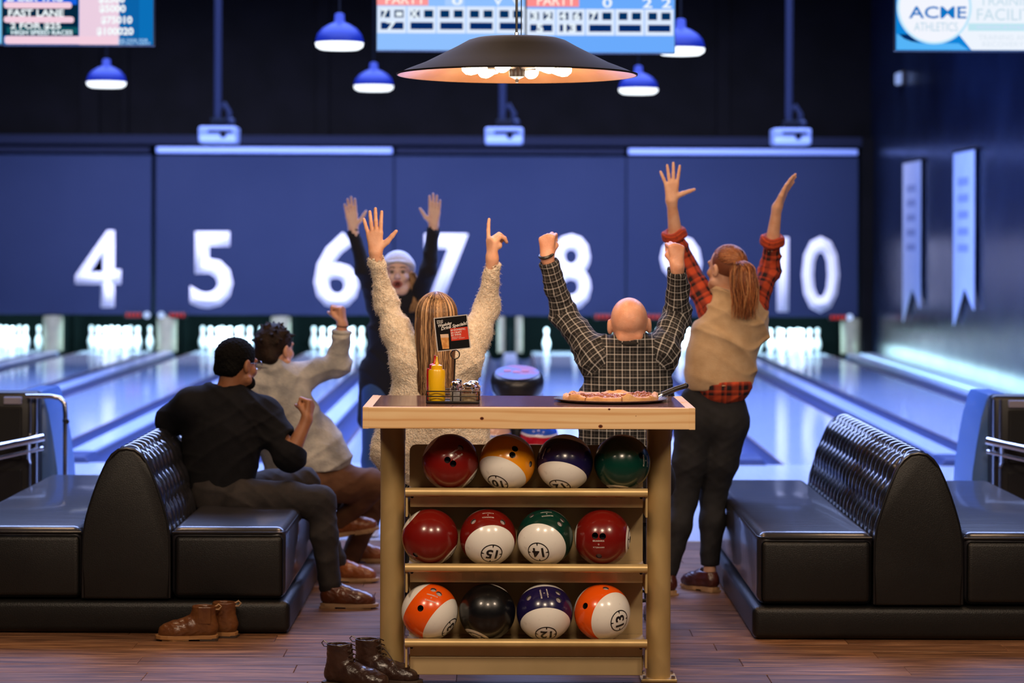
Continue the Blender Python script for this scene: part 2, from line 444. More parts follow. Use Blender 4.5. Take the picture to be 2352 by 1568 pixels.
# masking panels with lane numbers
CX = {n: 4.40 - (10 - n) * 1.727 for n in range(2, 11)}
edges = [-8.83, -5.32, -1.68, 1.83, 5.37]
panels = []
names = ['lanes 3 and 4', 'lanes 5 and 6', 'lanes 7 and 8', 'lanes 9 and 10']
for i in range(4):
    a, b_ = edges[i] + (.03 if i < 2 else .008), edges[i + 1] - (.03 if i in (0, 3) else .008)
    t = thing('mask_panel', ((a + b_) / 2, 36.9, .585), ['navy masking panel cut by the left frame edge with number four', 'navy masking panel with big white numbers five and six', 'middle navy masking panel with numbers seven and eight behind the cheering people', 'rightmost navy masking panel with numbers nine and ten'][i], 'panel')
    q = MB().box2((a, 36.88, .585), (b_, 36.96, 3.0), bev=.01); q.build('panel_board', M['mask'], t)
    if i: tag(MB().box2((a + .02, 36.80, 3.03), (b_ - .02, 36.9, 3.12), bev=.015).build('valance', M['valance'] if i != 2 else M['valance_dim'], t), 'top strip with its light level put into the colour')
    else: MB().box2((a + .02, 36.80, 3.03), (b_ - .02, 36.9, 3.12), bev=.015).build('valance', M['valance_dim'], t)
    panels.append(t)
numpx = {3: (-127, -25), 4: (173, 278), 5: (437, 535), 6: (722, 825), 7: (975, 1075), 8: (1265, 1358), 9: (1517, 1612), 10: (1785, 1928)}
numy = {4: (533, 710), 5: (535, 711), 6: (536, 711), 7: (538, 712), 8: (538, 713), 9: (540, 715), 10: (541, 717), 3: (532, 709)}
for n_, (a, b_) in numpx.items():
    ca, cb = P(a, numy[n_][0] - 1, 36.87), P(b_, numy[n_][1] - 1, 36.87)
    c = (ca + cb) / 2; W_, H_ = abs(cb.x - ca.x), abs(ca.z - cb.z); par = panels[{3: 0, 4: 0, 5: 1, 6: 1, 7: 2, 8: 2, 9: 3, 10: 3}[n_]]
    s = '%d' % n_
    tag(link('lane_number', text_mesh(s, W_, H_, c, (1, 0, 0), (0, 0, 1), .028, .02), par, M['white']), 'white lane number %s' % s); ref = (TM_LAST[0].copy(), TM_LAST[1].copy())
    par2 = par
    link('number_outline', text_mesh(s, W_, H_, c + V((0, -.006, 0)), (1, 0, 0), (0, 0, 1), .006, .004, ref=ref), par2, M['grey_line'])
    link('number_fill', text_mesh(s, W_, H_, c + V((0, -.009, 0)), (1, 0, 0), (0, 0, 1), -.006, .002, ref=ref), par2, M['white'])

# ------------------------------------------------------------------ lanes
WN = {2: 'two', 3: 'three', 4: 'four', 5: 'five', 6: 'six', 7: 'seven', 8: 'eight', 9: 'nine', 10: 'ten'}
for n_ in range(3, 11):
    cx = CX[n_]
    t = thing('bowling_lane', (cx, FOUL, 0), 'long glossy pale bowling lane under the number %s' % WN[n_], 'lane', None, 'structure')
    MB().box2((cx - .527, FOUL + .002, -.1), (cx + .527, 38.05, 0), bev=.003, seg=1).build('lane_bed', M['lane'], t)
    MB().box2((cx - .545, FOUL + .01, -.1), (cx - .527, 36.8, .004)).build('lane_edge', M['lane_edge'], t)
    MB().box2((cx + .527, FOUL + .01, -.1), (cx + .545, 36.8, .004)).build('lane_edge', M['lane_edge'], t)
divs = [CX[n_] - .8635 for n_ in range(3, 11)] + [CX[10] + .8635]
dn = ['left of lane three'] + ['between lanes %s and %s' % (WN[n_], WN[n_ + 1]) for n_ in range(3, 10)] + ['along the side wall right of lane ten']
for k, cx in enumerate(divs):
    t = thing('gutter_divider', (cx, FOUL, 0), 'pair of dark gutters with pale capping %s' % dn[k], 'gutter', None, 'structure')
    for sg in (-1, 1):
        g0 = cx + sg * .205
        MB().grid(lambda u, v: V((g0 + .113 * math.cos(PI * u), FOUL + .02 + v * 18.1, -.085 * math.sin(PI * u) + .002)), 11, 3).build('gutter', M['gutter'], t, smooth=True)
    MB().box2((cx - .092, FOUL + .1, -.12), (cx + .092, 36.8, .03), bev=.012, seg=3).build('capping', M['divider'], t)
    if k == 8: MB().box2((cx + .1, FOUL + .1, -.12), (XR - .004, 36.8, .045), bev=.01).build('kerb', M['divider'], t)
    MB().prism([(-.2, 0), (-.16, .05), (.16, .05), (.2, 0)], ((cx, FOUL - .05, .001), (1, 0, 0), (0, 0, 1), (0, 1, 0)), .5, bev=.01).build('gutter_nose', M['gutter'], t)
    # pinspotter side column and kickback wall
    t2 = thing('pinspotter_column', (cx, 36.9, 0), 'cream column at the pin deck %s' % dn[k], 'column')
    if k == 5:
        for dx in (-.135, .135): MB().cyl((cx + dx, 36.93, .03), (cx + dx, 36.93, .575), .055, seg=16).build('column_tube', M['cream'], t2, smooth=True)
    else:
        MB().lathe([(0, .03), (.15, .03), (.155, .05), (.15, .08), (.15, .53), (.145, .56), (0, .575)], (cx - .02, 36.95, 0), 24).build('column_tube', M['cream'], t2, smooth=True)
    MB().box2((cx - .03, 37.12, -.1), (cx + .03, 38.5, .60)).build('kickback', M['pit'], t2)
M['red_led'] = emis('red_led', (1, .04, .03), .55); M['blue_led'] = emis('blue_led', (.45, .6, 1), 1.2)
for k in (1, 3, 5, 7):
    pass
for px, sg in ((308, 'left of the two blue signal lights under number four'), (408, 'right of the two blue signal lights near number five'), (1385, 'left of the bald head'), (1500, 'right of the bald head'), (1925, 'at the far right under number ten'), (893, 'behind the arm of the cream sweater')):
    c = P(px, 726, 36.84)
    t = thing('lane_display', c, 'small red lane display under the masking panel near x %s' % '', 'display', 'red lane displays under the masking panels')
    t['label'] = 'small red display box ' + sg; del t['group']
    MB().box(c, (.28, .06, .085), bev=.008).build('display_box', M['dark_metal'], t)
    for d in range(4): MB().box(c + V((-.09 + d * .06, -.032, 0)), (.035, .006, .055), bev=.002).build('digit_light', M['red_led'], t)
for px, wl in ((338, 'left one of the pair between numbers four and five'), (371, 'right one of the pair between numbers four and five'), (1952, 'at the far right under number ten')):
    c = P(px, 726, 36.829)
    tag(MB().sph(c, .05, 14, 10).build('signal_light', M['blue_led'], None, True, origin=c), 'round pale blue signal light, ' + wl, 'light', 'blue signal lights under the masking panels')
# pins
prof = [(0, 0), (.026, 0), (.029, .008), (.040, .045), (.053, .085), (.0605, .115), (.058, .150), (.046, .190), (.032, .225), (.0235, .255), (.0228, .275), (.0265, .300), (.0315, .330), (.0322, .347), (.028, .366), (.016, .378), (0, .381)]
pin_me = MB().lathe(prof, seg=18).mesh('bowling_pin'); pin_me.materials.append(M['pin']); pin_me.polygons.foreach_set('use_smooth', [True] * len(pin_me.polygons))
st_me = MB().lathe([(.0245, .243), (.0262, .246), (.0248, .253), (.0245, .243)], seg=16).lathe([(.0235, .272), (.0255, .276), (.0262, .283), (.0235, .272)], seg=16).mesh('neck_stripe'); st_me.materials.append(M['pin_red'])
for n_ in range(3, 11):
    for row in range(4):
        for k in range(row + 1):
            if n_ == 8 and (row, k) not in ((2, 0), (3, 2)): continue
            X = CX[n_] + (k - row / 2) * .3048; Y = 37.08 + row * .264
            o = bpy.data.objects.new('bowling_pin', pin_me); C.objects.link(o); o.location = (X, Y, .001)
            if n_ == 8: tag(o, 'lone white bowling pin left standing under number eight, %s' % ('left one' if row == 2 else 'right one beside the bald head'), 'bowling pin')
            else: tag(o, 'white bowling pin in the full triangle at the end of lane %s' % WN[n_], 'bowling pin', 'pins on lane %s' % WN[n_])
            s = bpy.data.objects.new('neck_stripe', st_me); C.objects.link(s); s.parent = o
    light('pin_deck_light', 'AREA', (CX[n_], 36.99, .63), (CX[n_], 37.5, .1), 60, (.55, .88, 1.0), 1.0, .06)

# ------------------------------------------------------------------ pennants on the side wall
M['banner'] = mat('banner', (.75, .80, .95), .7, col2=(.68, .74, .92), nscale=3)
M['banner_print'] = mat('banner_print', (.38, .43, .62), .7)
for (Y0, Y1, zt, lab) in ((33.7, 32.3, 2.80, 'further'), (29.9, 28.6, 2.80, 'nearer')):
    X = 5.495
    t = thing('pennant', (X, (Y0 + Y1) / 2, zt), 'long white swallow tailed pennant on the side wall, the %s one' % lab, 'pennant')
    L_ = Y0 - Y1; zb = .62 if lab == 'further' else .70
    poly = [(0, zt), (L_, zt), (L_, zb + .22), (L_ * .55, zb + .48), (L_ * .02, zb)]
    MB().prism([(x, z) for x, z in poly], ((X, Y0, 0), (0, -1, 0), (0, 0, 1), (1, 0, 0)), .012).build('banner_cloth', M['banner'], t)
    MB().cyl((X + .028, Y0 + .06, zt + .02), (X + .028, Y1 - .06, zt + .02), .024, seg=10).build('banner_rod', M['dark_metal'], t, smooth=True)
    for j in range(5):
        z = zt - .35 - j * .2
        MB().box((X - .003, (Y0 + Y1) / 2, z), (.004, L_ * .5, .09), bev=.001, seg=1).build('faint_print', M['banner_print'], t)
c = V((5.50, 34, 4.0))
t = thing('wall_lamp', c, 'tiny pale blue lamp high on the right side wall', 'lamp')
MB().box(c + V((-.02, 0, 0)), (.06, .3, .16), bev=.02).build('lamp_lens', emis('lamp_lens', (.30, .42, .85), .9), t)
MB().box(c + V((.02, 0, 0)), (.04, .36, .2), bev=.01).build('lamp_back', M['dark_metal'], t)

# ------------------------------------------------------------------ projectors on poles
M['proj'] = mat('proj', (.46, .48, .62), .45); M['pole'] = mat('pole', (.03, .032, .06), .5); M['lens'] = mat('lens', (.01, .01, .02), .1)
light_on = [(503, 312, 'left'), (1157, 312, 'middle'), (1815, 314, 'right')]
for px, py, wh in light_on:
    c = P(px, py, 29.9); c.z = 3.0
    t = thing('projector', c, 'pale box projector hanging on a long pole, the %s one of three' % wh, 'projector', 'projectors')
    del t['group']
    MB().box(c, (.47, .40, .20), bev=.03, seg=3).build('projector_body', M['proj'], t, True)
    MB().box(c + V((0, -.18, -.055)), (.44, .06, .085), bev=.02).build('front_grille', M['white'], t, True)
    MB().box(c + V((.03, -.203, .04)), (.30, .012, .03), bev=.004).build('vent_slot', M['lens'], t)
    MB().box(c + V((0, 0, .15)), (.20, .18, .10), bev=.01).build('mount_plate', M['dark_metal'], t)
    MB().cyl(c + V((-.02, 0, .14)), (c.x - .02, c.y, 6.5), .045, seg=12).build('pole', M['pole'], t, smooth=True)
    MB().tube([c + V((.10, 0, .1)), c + V((.12, 0, .28)), c + V((.06, 0, .38)), c + V((0, 0, .32))], .035, 8).build('cable', M['pole'], t, smooth=True)
    MB().sph(c + V((.15, -.02, .17)), .045, 10, 8).build('knob', M['pole'], t, True)
    MB().cyl(c + V((.07, -.18, .0)), c + V((.07, -.215, .0)), .04, seg=16).build('lens', M['lens'], t, smooth=True)

# ------------------------------------------------------------------ blue pendant lamps
M['shade_blue'] = mat('shade_blue', (.006, .018, .17), .4, spec=.3); M['lamp_glow'] = emis('lamp_glow', (.86, .93, 1), 2.2)
def small_pendant(px, py_b, Y, lab):
    c = P(px, py_b, Y); s = .2 if Y > 22 else .192
    t = thing('pendant_lamp', c, lab, 'lamp')
    MB().lathe([(s, .0), (s * 1.0, .02), (s * .92, .07), (s * .72, .115), (s * .42, .15), (s * .22, .165), (s * .2, .23), (.02, .24), (0, .24)], c, 28).build('lamp_shade', M['shade_blue'], t, True, sharp=70, fix=False)
    MB().lathe([(0, -.05), (s * .8, -.05), (s * .97, -.03), (s * 1.0, .0), (s * .99, .015), (0, .016)], c, 28).build('diffuser', M['lamp_glow'], t, True)
    MB().cyl(c + V((0, 0, .23)), (c.x, c.y, 6.5), .008, seg=6).build('cord', M['dark_metal'], t)
    # the lamp lights its own shade and the air below it
small_pendant(243, 192, 24.9, 'small blue pendant lamp with white glow under the left price screen')
small_pendant(857, 198, 24.9, 'small blue pendant lamp with white glow, lower one left of the big lamp')
small_pendant(1465, 203, 24.9, 'small blue pendant lamp peeking out right of the big brown lamp')
small_pendant(778, 100, 19.5, 'small blue pendant lamp with white glow, upper one left of score screens')
small_pendant(1562, 110, 19.5, 'small blue pendant lamp half hidden behind right edge of score screens')

# ------------------------------------------------------------------ screens
SY = 16.3
M['bezel'] = mat('bezel', (.01, .01, .012), .3)
EC = {}
def ecol(c, s=1.0):
    k = (c, s)
    if k not in EC: EC[k] = emis('screen_' + c.strip('#'), c, s)
    return EC[k]
def screen(px0, px1, pyb, label):
    a = P(px0, pyb, SY); x1 = P(px1, pyb, SY).x; wd = x1 - a.x; h = wd * 9 / 16
    t = thing('wall_screen', (a.x + wd / 2, SY, a.z), label, 'screen')
    MB().box2((a.x - .006, SY + .004, a.z - .006), (x1 + .006, SY + .06, a.z + h + .006), bev=.004).build('bezel', M['bezel'], t)
    MB().cyl((a.x + wd / 2, SY + .05, a.z + h * .6), (a.x + wd / 2, SY + .05, 6.5), .03, seg=8).build('mount_pole', M['pole'], t)
    return t, a.x, a.z, wd, h
def qd(t, name, x0, y0, x1, y1, col, lay, s=1.0, r=0):
    """flat piece on a screen, pixel rectangle"""
    A = P(x0, y1, SY); B_ = P(x1, y0, SY); Yd = SY + .003 - lay * .0012
    m = MB().box2((A.x, Yd - .0010, A.z), (B_.x, Yd, B_.z), bev=r * SY / F if r else 0, seg=2)
    return m.build(name, ecol(col, s), t)
def tx(t, s, x0, y0, x1, y1, col, lay, off=0.0, st=1.0, keep=False):
    A = P(x0, y1, SY - lay * .0012); B_ = P(x1, y0, SY - lay * .0012); c = (A + B_) / 2
    return link('screen_text', text_mesh(s, B_.x - A.x, B_.z - A.z, c, (1, 0, 0), (0, 0, 1), off, keep=keep), t, ecol(col, st))
# centre pair of score screens
t, x, z, wd, h = screen(864, 1204, 116, 'left of the two score screens above the big lamp, frames mostly empty')
qd(t, 'screen_picture', 864, -70, 1204, 116, '#8fc0ff', 0)
qd(t, 'title_bar', 864, -10, 982, 13, '#ff9a9a', 1); qd(t, 'header_panel', 1020, -10, 1065, 13, '#a8cdff', 1)
tx(t, 'PARTY', 884, -12, 975, 10, '#fff4e8', 2, .01)
for s, q in (('0', 1036), ('V', 1130), ('V', 1172)): tx(t, s, q, -8, q + 24, 12, '#f2faff', 2, .02)
scores = ['7 - /7', 'X', '', '', '']
for k in range(5):
    x0 = 865 + k * 68.2
    qd(t, 'frame_cell', x0, 15, x0 + 66, 77, '#dceaff', 2, 1.0)
    qd(t, 'score_box', x0 + 8, 24, x0 + 29, 41, '#02305f', 3); qd(t, 'score_box', x0 + 39, 24, x0 + 60, 41, '#02305f', 3)
    qd(t, 'total_box', x0 + 8, 52, x0 + 60, 68, '#052a66', 3)
tx(t, '7', 874, 22, 890, 43, '#eaf6ff', 4, .03); tx(t, '-', 908, 28, 922, 38, '#eaf6ff', 4, .06); tx(t, '7', 886, 50, 908, 70, '#eaf6ff', 4, .03); tx(t, 'X', 938, 22, 962, 43, '#eaf6ff', 4, .05)
t, x, z, wd, h = screen(1208, 1548, 120, 'right of the two score screens above the big lamp, three frames scored')
qd(t, 'screen_picture', 1208, -70, 1548, 120, '#6aaafc', 0)
qd(t, 'title_bar', 1208, -10, 1328, 15, '#ff8f8f', 1)
tx(t, 'PARTY', 1232, -12, 1320, 12, '#fff4e8', 2, .01)
for s, q in (('0', 1382), ('2', 1474), ('2', 1518)): tx(t, s, q, -6, q + 22, 17, '#f2faff', 2, .02)
for k in range(5):
    x0 = 1208 + k * 67.8
    qd(t, 'frame_cell', x0, 20, x0 + 66, 81, '#dceaff', 2, 1.0)
    qd(t, 'score_box', x0 + 8, 28, x0 + 28, 45, '#02305f', 3); qd(t, 'score_box', x0 + 38, 28, x0 + 59, 45, '#02305f', 3)
    qd(t, 'total_box', x0 + 8, 56, x0 + 59, 72, '#052a66', 3)
for s, q in (('3', 1218), ('2', 1250), ('4', 1284), ('6', 1316), ('7', 1354)): tx(t, s, q, 27, q + 15, 46, '#eaf6ff', 4, .05)
tx(t, '5', 1230, 54, 1246, 74, '#eaf6ff', 4, .05); tx(t, '13', 1292, 54, 1322, 74, '#eaf6ff', 4, .05)
# left screens
t, x, z, wd, h = screen(6, 350, 106, 'price screen at top left with pink bars and laser tag and fast lane prices')
qd(t, 'screen_picture', 6, -80, 350, 106, '#0a6fb8', 0); qd(t, 'menu_panel', 6, -80, 178, 86, '#04263f', 1); qd(t, 'menu_header', 6, -80, 175, 14, '#1560e0', 2)
qd(t, 'pink_panel', 180, -80, 272, 106, '#eccfe2', 1); qd(t, 'price_panel', 272, -80, 318, 106, '#0a62a8', 2)
for (x0, y0, x1, y1) in ((4, 9, 163, 23), (6, 42, 168, 56), (10, 87, 268, 105)): qd(t, 'pink_bar', max(x0, 8), y0, x1, y1, '#f5cfe0', 3, 1.0, 5)
qd(t, 'teal_band', 14, 66, 178, 80, '#0e5560', 2)
tx(t, 'LASER TAG', 14, -14, 142, 7, '#f2fbff', 4, .03); tx(t, 'FAST LANE', 17, 25, 145, 42, '#f2fbff', 4, .03); tx(t, '2 FOR $25', 22, 56, 138, 72, '#f2fbff', 4, .03); tx(t, 'HIGH SPEED RACES', 24, 73, 165, 84, '#e6f7ff', 4, .03)
for s, y0, x0, x1 in (('$2500', -8, 224, 285), ('$5000', 14, 226, 287), ('$75010', 40, 230, 302), ('$100020', 66, 220, 305)): tx(t, s, x0, y0, x1, y0 + 20, '#f6fcff', 4, .04)
tx(t, 'SEE DESK FOR', 270, 92, 338, 99, '#bfe4ff', 4); tx(t, 'DETAILS TODAY', 270, 100, 344, 106, '#bfe4ff', 4)
bpy.data.objects.remove(bpy.context.scene.objects[-1]) if False else None
t, x, z, wd, h = screen(-342, 2, 104, 'edge of a bright blue screen left of the price screen')
qd(t, 'screen_picture', -342, -80, 2, 104, '#7cc8f5', 0)
# right screen
t, x, z, wd, h = screen(2056, 2402, 112, 'advert screen at top right with a round ACME athletics badge')
qd(t, 'screen_picture', 2056, -80, 2402, 112, '#0d84d8', 0)
def ppoly(t, name, pts, col, lay):
    Yd = SY + .003 - lay * .0012
    MB().prism([(P(a, b_, SY).x, P(a, b_, SY).z) for a, b_ in pts], ((0, Yd, 0), (1, 0, 0), (0, 0, 1), (0, -1, 0)), .001).build(name, ecol(col), t)
ppoly(t, 'white_panel', [(2195, 68), (2230, 111), (2400, 111), (2400, -78), (2190, -78)], '#eef5ff', 1)
ppoly(t, 'blue_wave', [(2058, 74), (2080, 88), (2110, 96), (2200, 96), (2224, 111), (2058, 111)], '#55b4f8', 1)
ppoly(t, 'dark_sweep', [(2064, 75), (2084, 76), (2110, 95), (2092, 92), (2074, 85)], '#04285f', 2)
ppoly(t, 'badge', [(2144 + 86 * math.cos(a * PI / 30), 13 + 85 * math.sin(a * PI / 30)) for a in range(60)], '#bfe6fb', 3)
ppoly(t, 'badge_face', [(2144 + 80 * math.cos(a * PI / 30), 13 + 80 * math.sin(a * PI / 30)) for a in range(60)], '#f3f6ff', 4)
tx(t, 'ACME', 2086, 11, 2218, 39, '#0a74c4', 5, .015); tx(t, 'ATHLETICS', 2098, 48, 2198, 68, '#b8d4e6', 5)
tx(t, 'TRAINING', 2248, -12, 2392, 9, '#c4dcea', 3); tx(t, 'FACILITY', 2242, 16, 2392, 43, '#c4dcea', 3)
qd(t, 'pale_band', 2222, 50, 2398, 67, '#bfe6f2', 2)
tx(t, 'WWW.ATHLETICS', 2240, 55, 2392, 62, '#d8dcff', 3)
tx(t, 'TRAINING AND', 2246, 76, 2370, 88, '#dbe6f2', 3); tx(t, 'RECOVERY', 2255, 92, 2350, 103, '#dbe6f2', 3)
# ================================================================== SOFAS
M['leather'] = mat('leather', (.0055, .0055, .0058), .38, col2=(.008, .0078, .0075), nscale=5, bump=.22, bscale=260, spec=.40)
M['leather_sheen'] = mat('leather_sheen', (.017, .016, .020), .30, col2=(.024, .022, .027), nscale=3, bump=.25, bscale=16, spec=.7, coat=.3, bstretch=(.25, 1.6, 1))  # same leather made lighter and bluer: seat sheen put into the colour
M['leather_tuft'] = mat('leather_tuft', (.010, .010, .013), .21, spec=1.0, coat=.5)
M['piping'] = mat('piping', (.008, .008, .009), .28)
def sofa(xc, y0, y1, label, xl, xr):
    t = thing('sofa', (xc, y0, 0), label, 'sofa')
    zs = .145
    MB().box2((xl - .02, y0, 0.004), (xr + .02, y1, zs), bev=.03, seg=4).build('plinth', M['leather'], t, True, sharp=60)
    for (a, b_) in ((xl, xc - .192), (xc + .192, xr)):
        def f(bb, a=a, b_=b_):
            pass
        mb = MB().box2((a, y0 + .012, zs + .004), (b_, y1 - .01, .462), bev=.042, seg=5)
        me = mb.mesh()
        q = link('seat', me, t, M['leather_sheen'], True, None, 60)
        # welt line around the seat top and along the front corner
        z = .437; r = .0055
        MB().tube([(a + .012, y1 - .05, z), (a + .004, y0 + .06, z), (a + .02, y0 + .018, z), (a + .06, y0 + .008, z), (b_ - .05, y0 + .008, z), (b_ - .006, y0 + .014, z)] if a < xc else
                  [(b_ - .012, y1 - .05, z), (b_ - .004, y0 + .06, z), (b_ - .02, y0 + .018, z), (b_ - .06, y0 + .008, z), (a + .05, y0 + .008, z), (a + .006, y0 + .014, z)], r, 8).build('welt', M['piping'], t, True)
        # soft front panel, slightly proud
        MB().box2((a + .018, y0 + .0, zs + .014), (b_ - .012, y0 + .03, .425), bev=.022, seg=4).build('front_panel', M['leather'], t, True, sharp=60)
    half = [(.188, zs + .01), (.188, .30), (.186, .42), (.176, .49), (.156, .56), (.133, .63), (.109, .69), (.086, .74), (.062, .775), (.034, .796), (0, .802)]
    prof = [(-x, z) for x, z in half] + [(x, z) for x, z in half[::-1][1:]]
    # resample
    pts = [V((x, z)) for x, z in prof]; Ls = [0]
    for p, q in zip(pts, pts[1:]): Ls.append(Ls[-1] + (q - p).length)
    T = Ls[-1]
    def at(s):
        s = min(max(s, 0), T - 1e-6)
        for i in range(len(pts) - 1):
            if s <= Ls[i + 1]: return pts[i].lerp(pts[i + 1], (s - Ls[i]) / (Ls[i + 1] - Ls[i])), (pts[i + 1] - pts[i]).normalized()
    n_y = 235; n_s = 110; ya, yb = y0 + .035, y1 - .02
    def fn(u, v):
        p, d = at(v * T); p2, d2 = at(v * T + .02); p0, d0 = at(v * T - .02); d = (d + d2 + d0).normalized()
        nrm = V((-d.y, d.x)); y = ya + (yb - ya) * u
        s = v * T - T / 2
        a = (y - ya - .06) / .115; b_ = s / .25
        q = (abs(math.cos(PI * (a + b_) / 1)) * abs(math.cos(PI * (a - b_) / 1))) ** .8
        q2 = abs(math.sin(PI * a)) ** .6
        vert_mask = min(1, max(0, (.30 - abs(abs(s) - .0)) / .05)) if False else 1
        low = min(1, max(0, (abs(s) - .32) / .08))
        amp = .028 * min(1, (y - ya) / .05) * min(1, (yb - y) / .05) * (1 if p.y > .40 else max(0, (p.y - .34) / .06))
        dd = (q * (1 - low) + q2 * low - .55) * amp
        return V((xc + p.x + nrm.x * dd, y, p.y + nrm.y * dd))
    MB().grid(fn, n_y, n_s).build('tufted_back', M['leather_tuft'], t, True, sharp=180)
    poly = [(x * .985, z - .004) for x, z in prof]
    MB().prism(poly, ((xc, y0 - .004, 0), (1, 0, 0), (0, 0, 1), (0, 1, 0)), .06, bev=.012, seg=3).build('end_panel', M['leather'], t, True, sharp=50)
    MB().prism(poly, ((xc, y1 - .03, 0), (1, 0, 0), (0, 0, 1), (0, 1, 0)), .03, bev=.010).build('end_panel', M['leather'], t, True, sharp=50)
    MB().tube([(xc + x * 1.0, y0 + .004, z + .001) for x, z in [(p.x, p.y) for p in [at(T * i / 40)[0] for i in range(41)]]], .006, 8).build('welt', M['piping'], t, True)
sofa(-1.635, 10.55, 12.95, 'black leather back to back sofa at left with a man in black on it', -2.42, -.945)
sofa(1.775, 10.44, 12.80, 'empty black leather back to back sofa with tufted back at right', 1.085, 2.55)

# ================================================================== BALL RETURNS
M['shell'] = mat('shell', (.06, .15, .42), .4); M['hood'] = mat('hood', (.02, .022, .03), .3); M['chrome'] = mat('chrome', (.75, .77, .82), .16, metal=1)
M['black_plastic'] = mat('black_plastic', (.012, .012, .014), .35)
def big_return(sg, label):
    Y = 13.75; xe = 2.66 * sg + .06; xo = xe + sg * 1.1
    t = thing('ball_return', ((xe + xo) / 2, Y, 0), label, 'ball return')
    # flared side shell
    prof = [(0, .004), (0, .25), (-.01, .42), (-.035, .58), (-.07, .72), (-.10, .80), (-.125, .845)]
    poly = [(xe + (-sg) * (.09 + d) * 1, z) for d, z in prof]
    poly = [(xe - sg * (.09 + dx), z) for dx, z in [(0.0, .004), (0.0, .25), (-.012, .42), (-.035, .58), (-.06, .72), (-.085, .82), (-.10, .85)]] + [(xe + sg * .12, .85), (xe + sg * .12, .004)]
    MB().prism(poly, ((0, Y, 0), (1, 0, 0), (0, 0, 1), (0, 1, 0)), .55, bev=.015).build('side_shell', M['shell'], t, True, sharp=50)
    a, b_ = sorted((xe + sg * .005, xo))
    MB().box2((a, Y - .10, .004), (b_, Y + .02, .855), bev=.03, seg=3).build('cabinet', M['black_plastic'], t, True, sharp=50)
    a2, b2 = sorted((xe + sg * .10, xo - sg * .04))
    MB().box2((a2, Y - .12, .47), (b2, Y - .09, .77), bev=.008).build('cavity_shade_slab', mat('cavity_shade', (.003, .003, .003), .6), t)  # solid black slab for the cavity, its shade put into the colour
    MB().box2((a2, Y - .125, .785), (a2 + .10 if sg > 0 else a2 + .10, Y - .10, .825), bev=.004).build('name_plate', mat('plate', (.35, .33, .42), .4), t) if sg > 0 else \
        MB().box2((b2 - .10, Y - .125, .785), (b2, Y - .10, .825), bev=.004).build('name_plate', mat('plate', (.35, .33, .42), .4), t)
    MB().box2((a2, Y - .115, .05), (b2, Y - .095, .42), bev=.006).build('lower_panel', M['black_plastic'], t)
    for dx in (.02, .055):
        MB().cyl((xe + sg * dx, Y - .11, .03), (xe + sg * dx, Y - .11, .83), .008, seg=8).build('trim_strip', M['chrome'], t, smooth=True)
    # chrome ball rail running forward and outward
    p0 = V((xe - sg * .02, Y - .13, .60)); p1 = V((xe + sg * .55, Y - .75, .50))
    MB().tube([p0, p1], .022, 10).build('ball_rail', M['chrome'], t, True)
    MB().tube([p0 + V((0, 0, -.06)), p1 + V((0, 0, -.06))], .012, 10).build('ball_rail', M['chrome'], t, True)
    for k in (.12, .7):
        q = p0.lerp(p1, k); MB().tube([q, q + V((0, 0, -.10)), q + V((0, .05, -.13))], .012, 8).build('rail_bracket', M['chrome'], t, True)
    MB().cyl((p1.x, p1.y, .004), (p1.x, p1.y, .5), .02, seg=10).build('rail_leg', M['chrome'], t, smooth=True)
    return t
tl = big_return(-1, 'blue and black ball return cabinet at left frame edge with chrome rail')
tr = big_return(1, 'blue and black ball return cabinet at right frame edge with chrome rail')
hp = [(-2.66, 13.55, .835), (-2.52, 13.55, .835), (-2.47, 13.55, .825), (-2.445, 13.55, .795), (-2.44, 13.55, .74), (-2.44, 13.55, .004)]
t = thing('chrome_handrail', (-2.44, 13.7, 0), 'thin chrome hoop rail standing beside the left ball return', 'rail')
MB().tube(hp, .013, 10).build('hoop', M['chrome'], t, True); MB().cyl((-2.44, 13.53, .70), (-2.42, 13.49, .70), .014, seg=8).build('hook', M['black_plastic'], t)
MB().cyl((-2.44, 13.55, .004), (-2.44, 13.55, .02), .04, seg=14).build('floor_flange', M['chrome'], t)
# centre ball return
cx, Y = (1189 - 1160) / F * 13.7, 13.7
t = thing('ball_return', (cx, Y, 0), 'dark ball return hood with oval top between the two seated people', 'ball return')
R = Matrix.Rotation(math.radians(16), 3, 'X')
hc = V((cx, Y, .905))
MB().lathe([(0, -.085), (.105, -.085), (.135, -.06), (.150, -.02), (.151, .02), (.143, .05), (.125, .065), (0, .068)], hc, 32, R).build('hood', M['hood'], t, True, sharp=60)
MB().lathe([(0, .0665), (.122, .0665), (.124, .069), (0, .0705)], hc, 32, R).build('hood_disk', mat('disk', (.16, .20, .48), .25, col2=(.42, .12, .26), nscale=9, lo=.45, hi=.6), t, True)
for i in range(3): MB().box(hc + R @ V((-.055 + i * .05, .02 - .02 * (i % 2), .0715)), (.04, .03, .002), rot=R, bev=.0005, seg=1).build('disk_print', mat('disk_print', (.55, .10, .20), .4), t)
for dx in (-.045, .055): MB().tube([(cx + dx, Y + .02, .84), (cx + dx * 1.2, Y + .03, .5), (cx + dx * 1.3, Y + .02, .03)], .024, 10).build('hood_stalk', M['hood'], t, True)
MB().lathe([(0, .02), (.03, .02), (.045, .1), (.03, .2), (0, .22)], (cx, Y - .03, .52), 16).build('capstan', M['black_plastic'], t, True)
MB().box2((cx - .26, Y - .30, .42), (cx + .26, Y + .55, .50), bev=.03, seg=3).build('ball_tray', M['hood'], t, True, sharp=60)
MB().box2((cx - .12, Y - .1, .004), (cx + .12, Y + .4, .43), bev=.02).build('pedestal', M['black_plastic'], t, True, sharp=60)
stripe3 = []
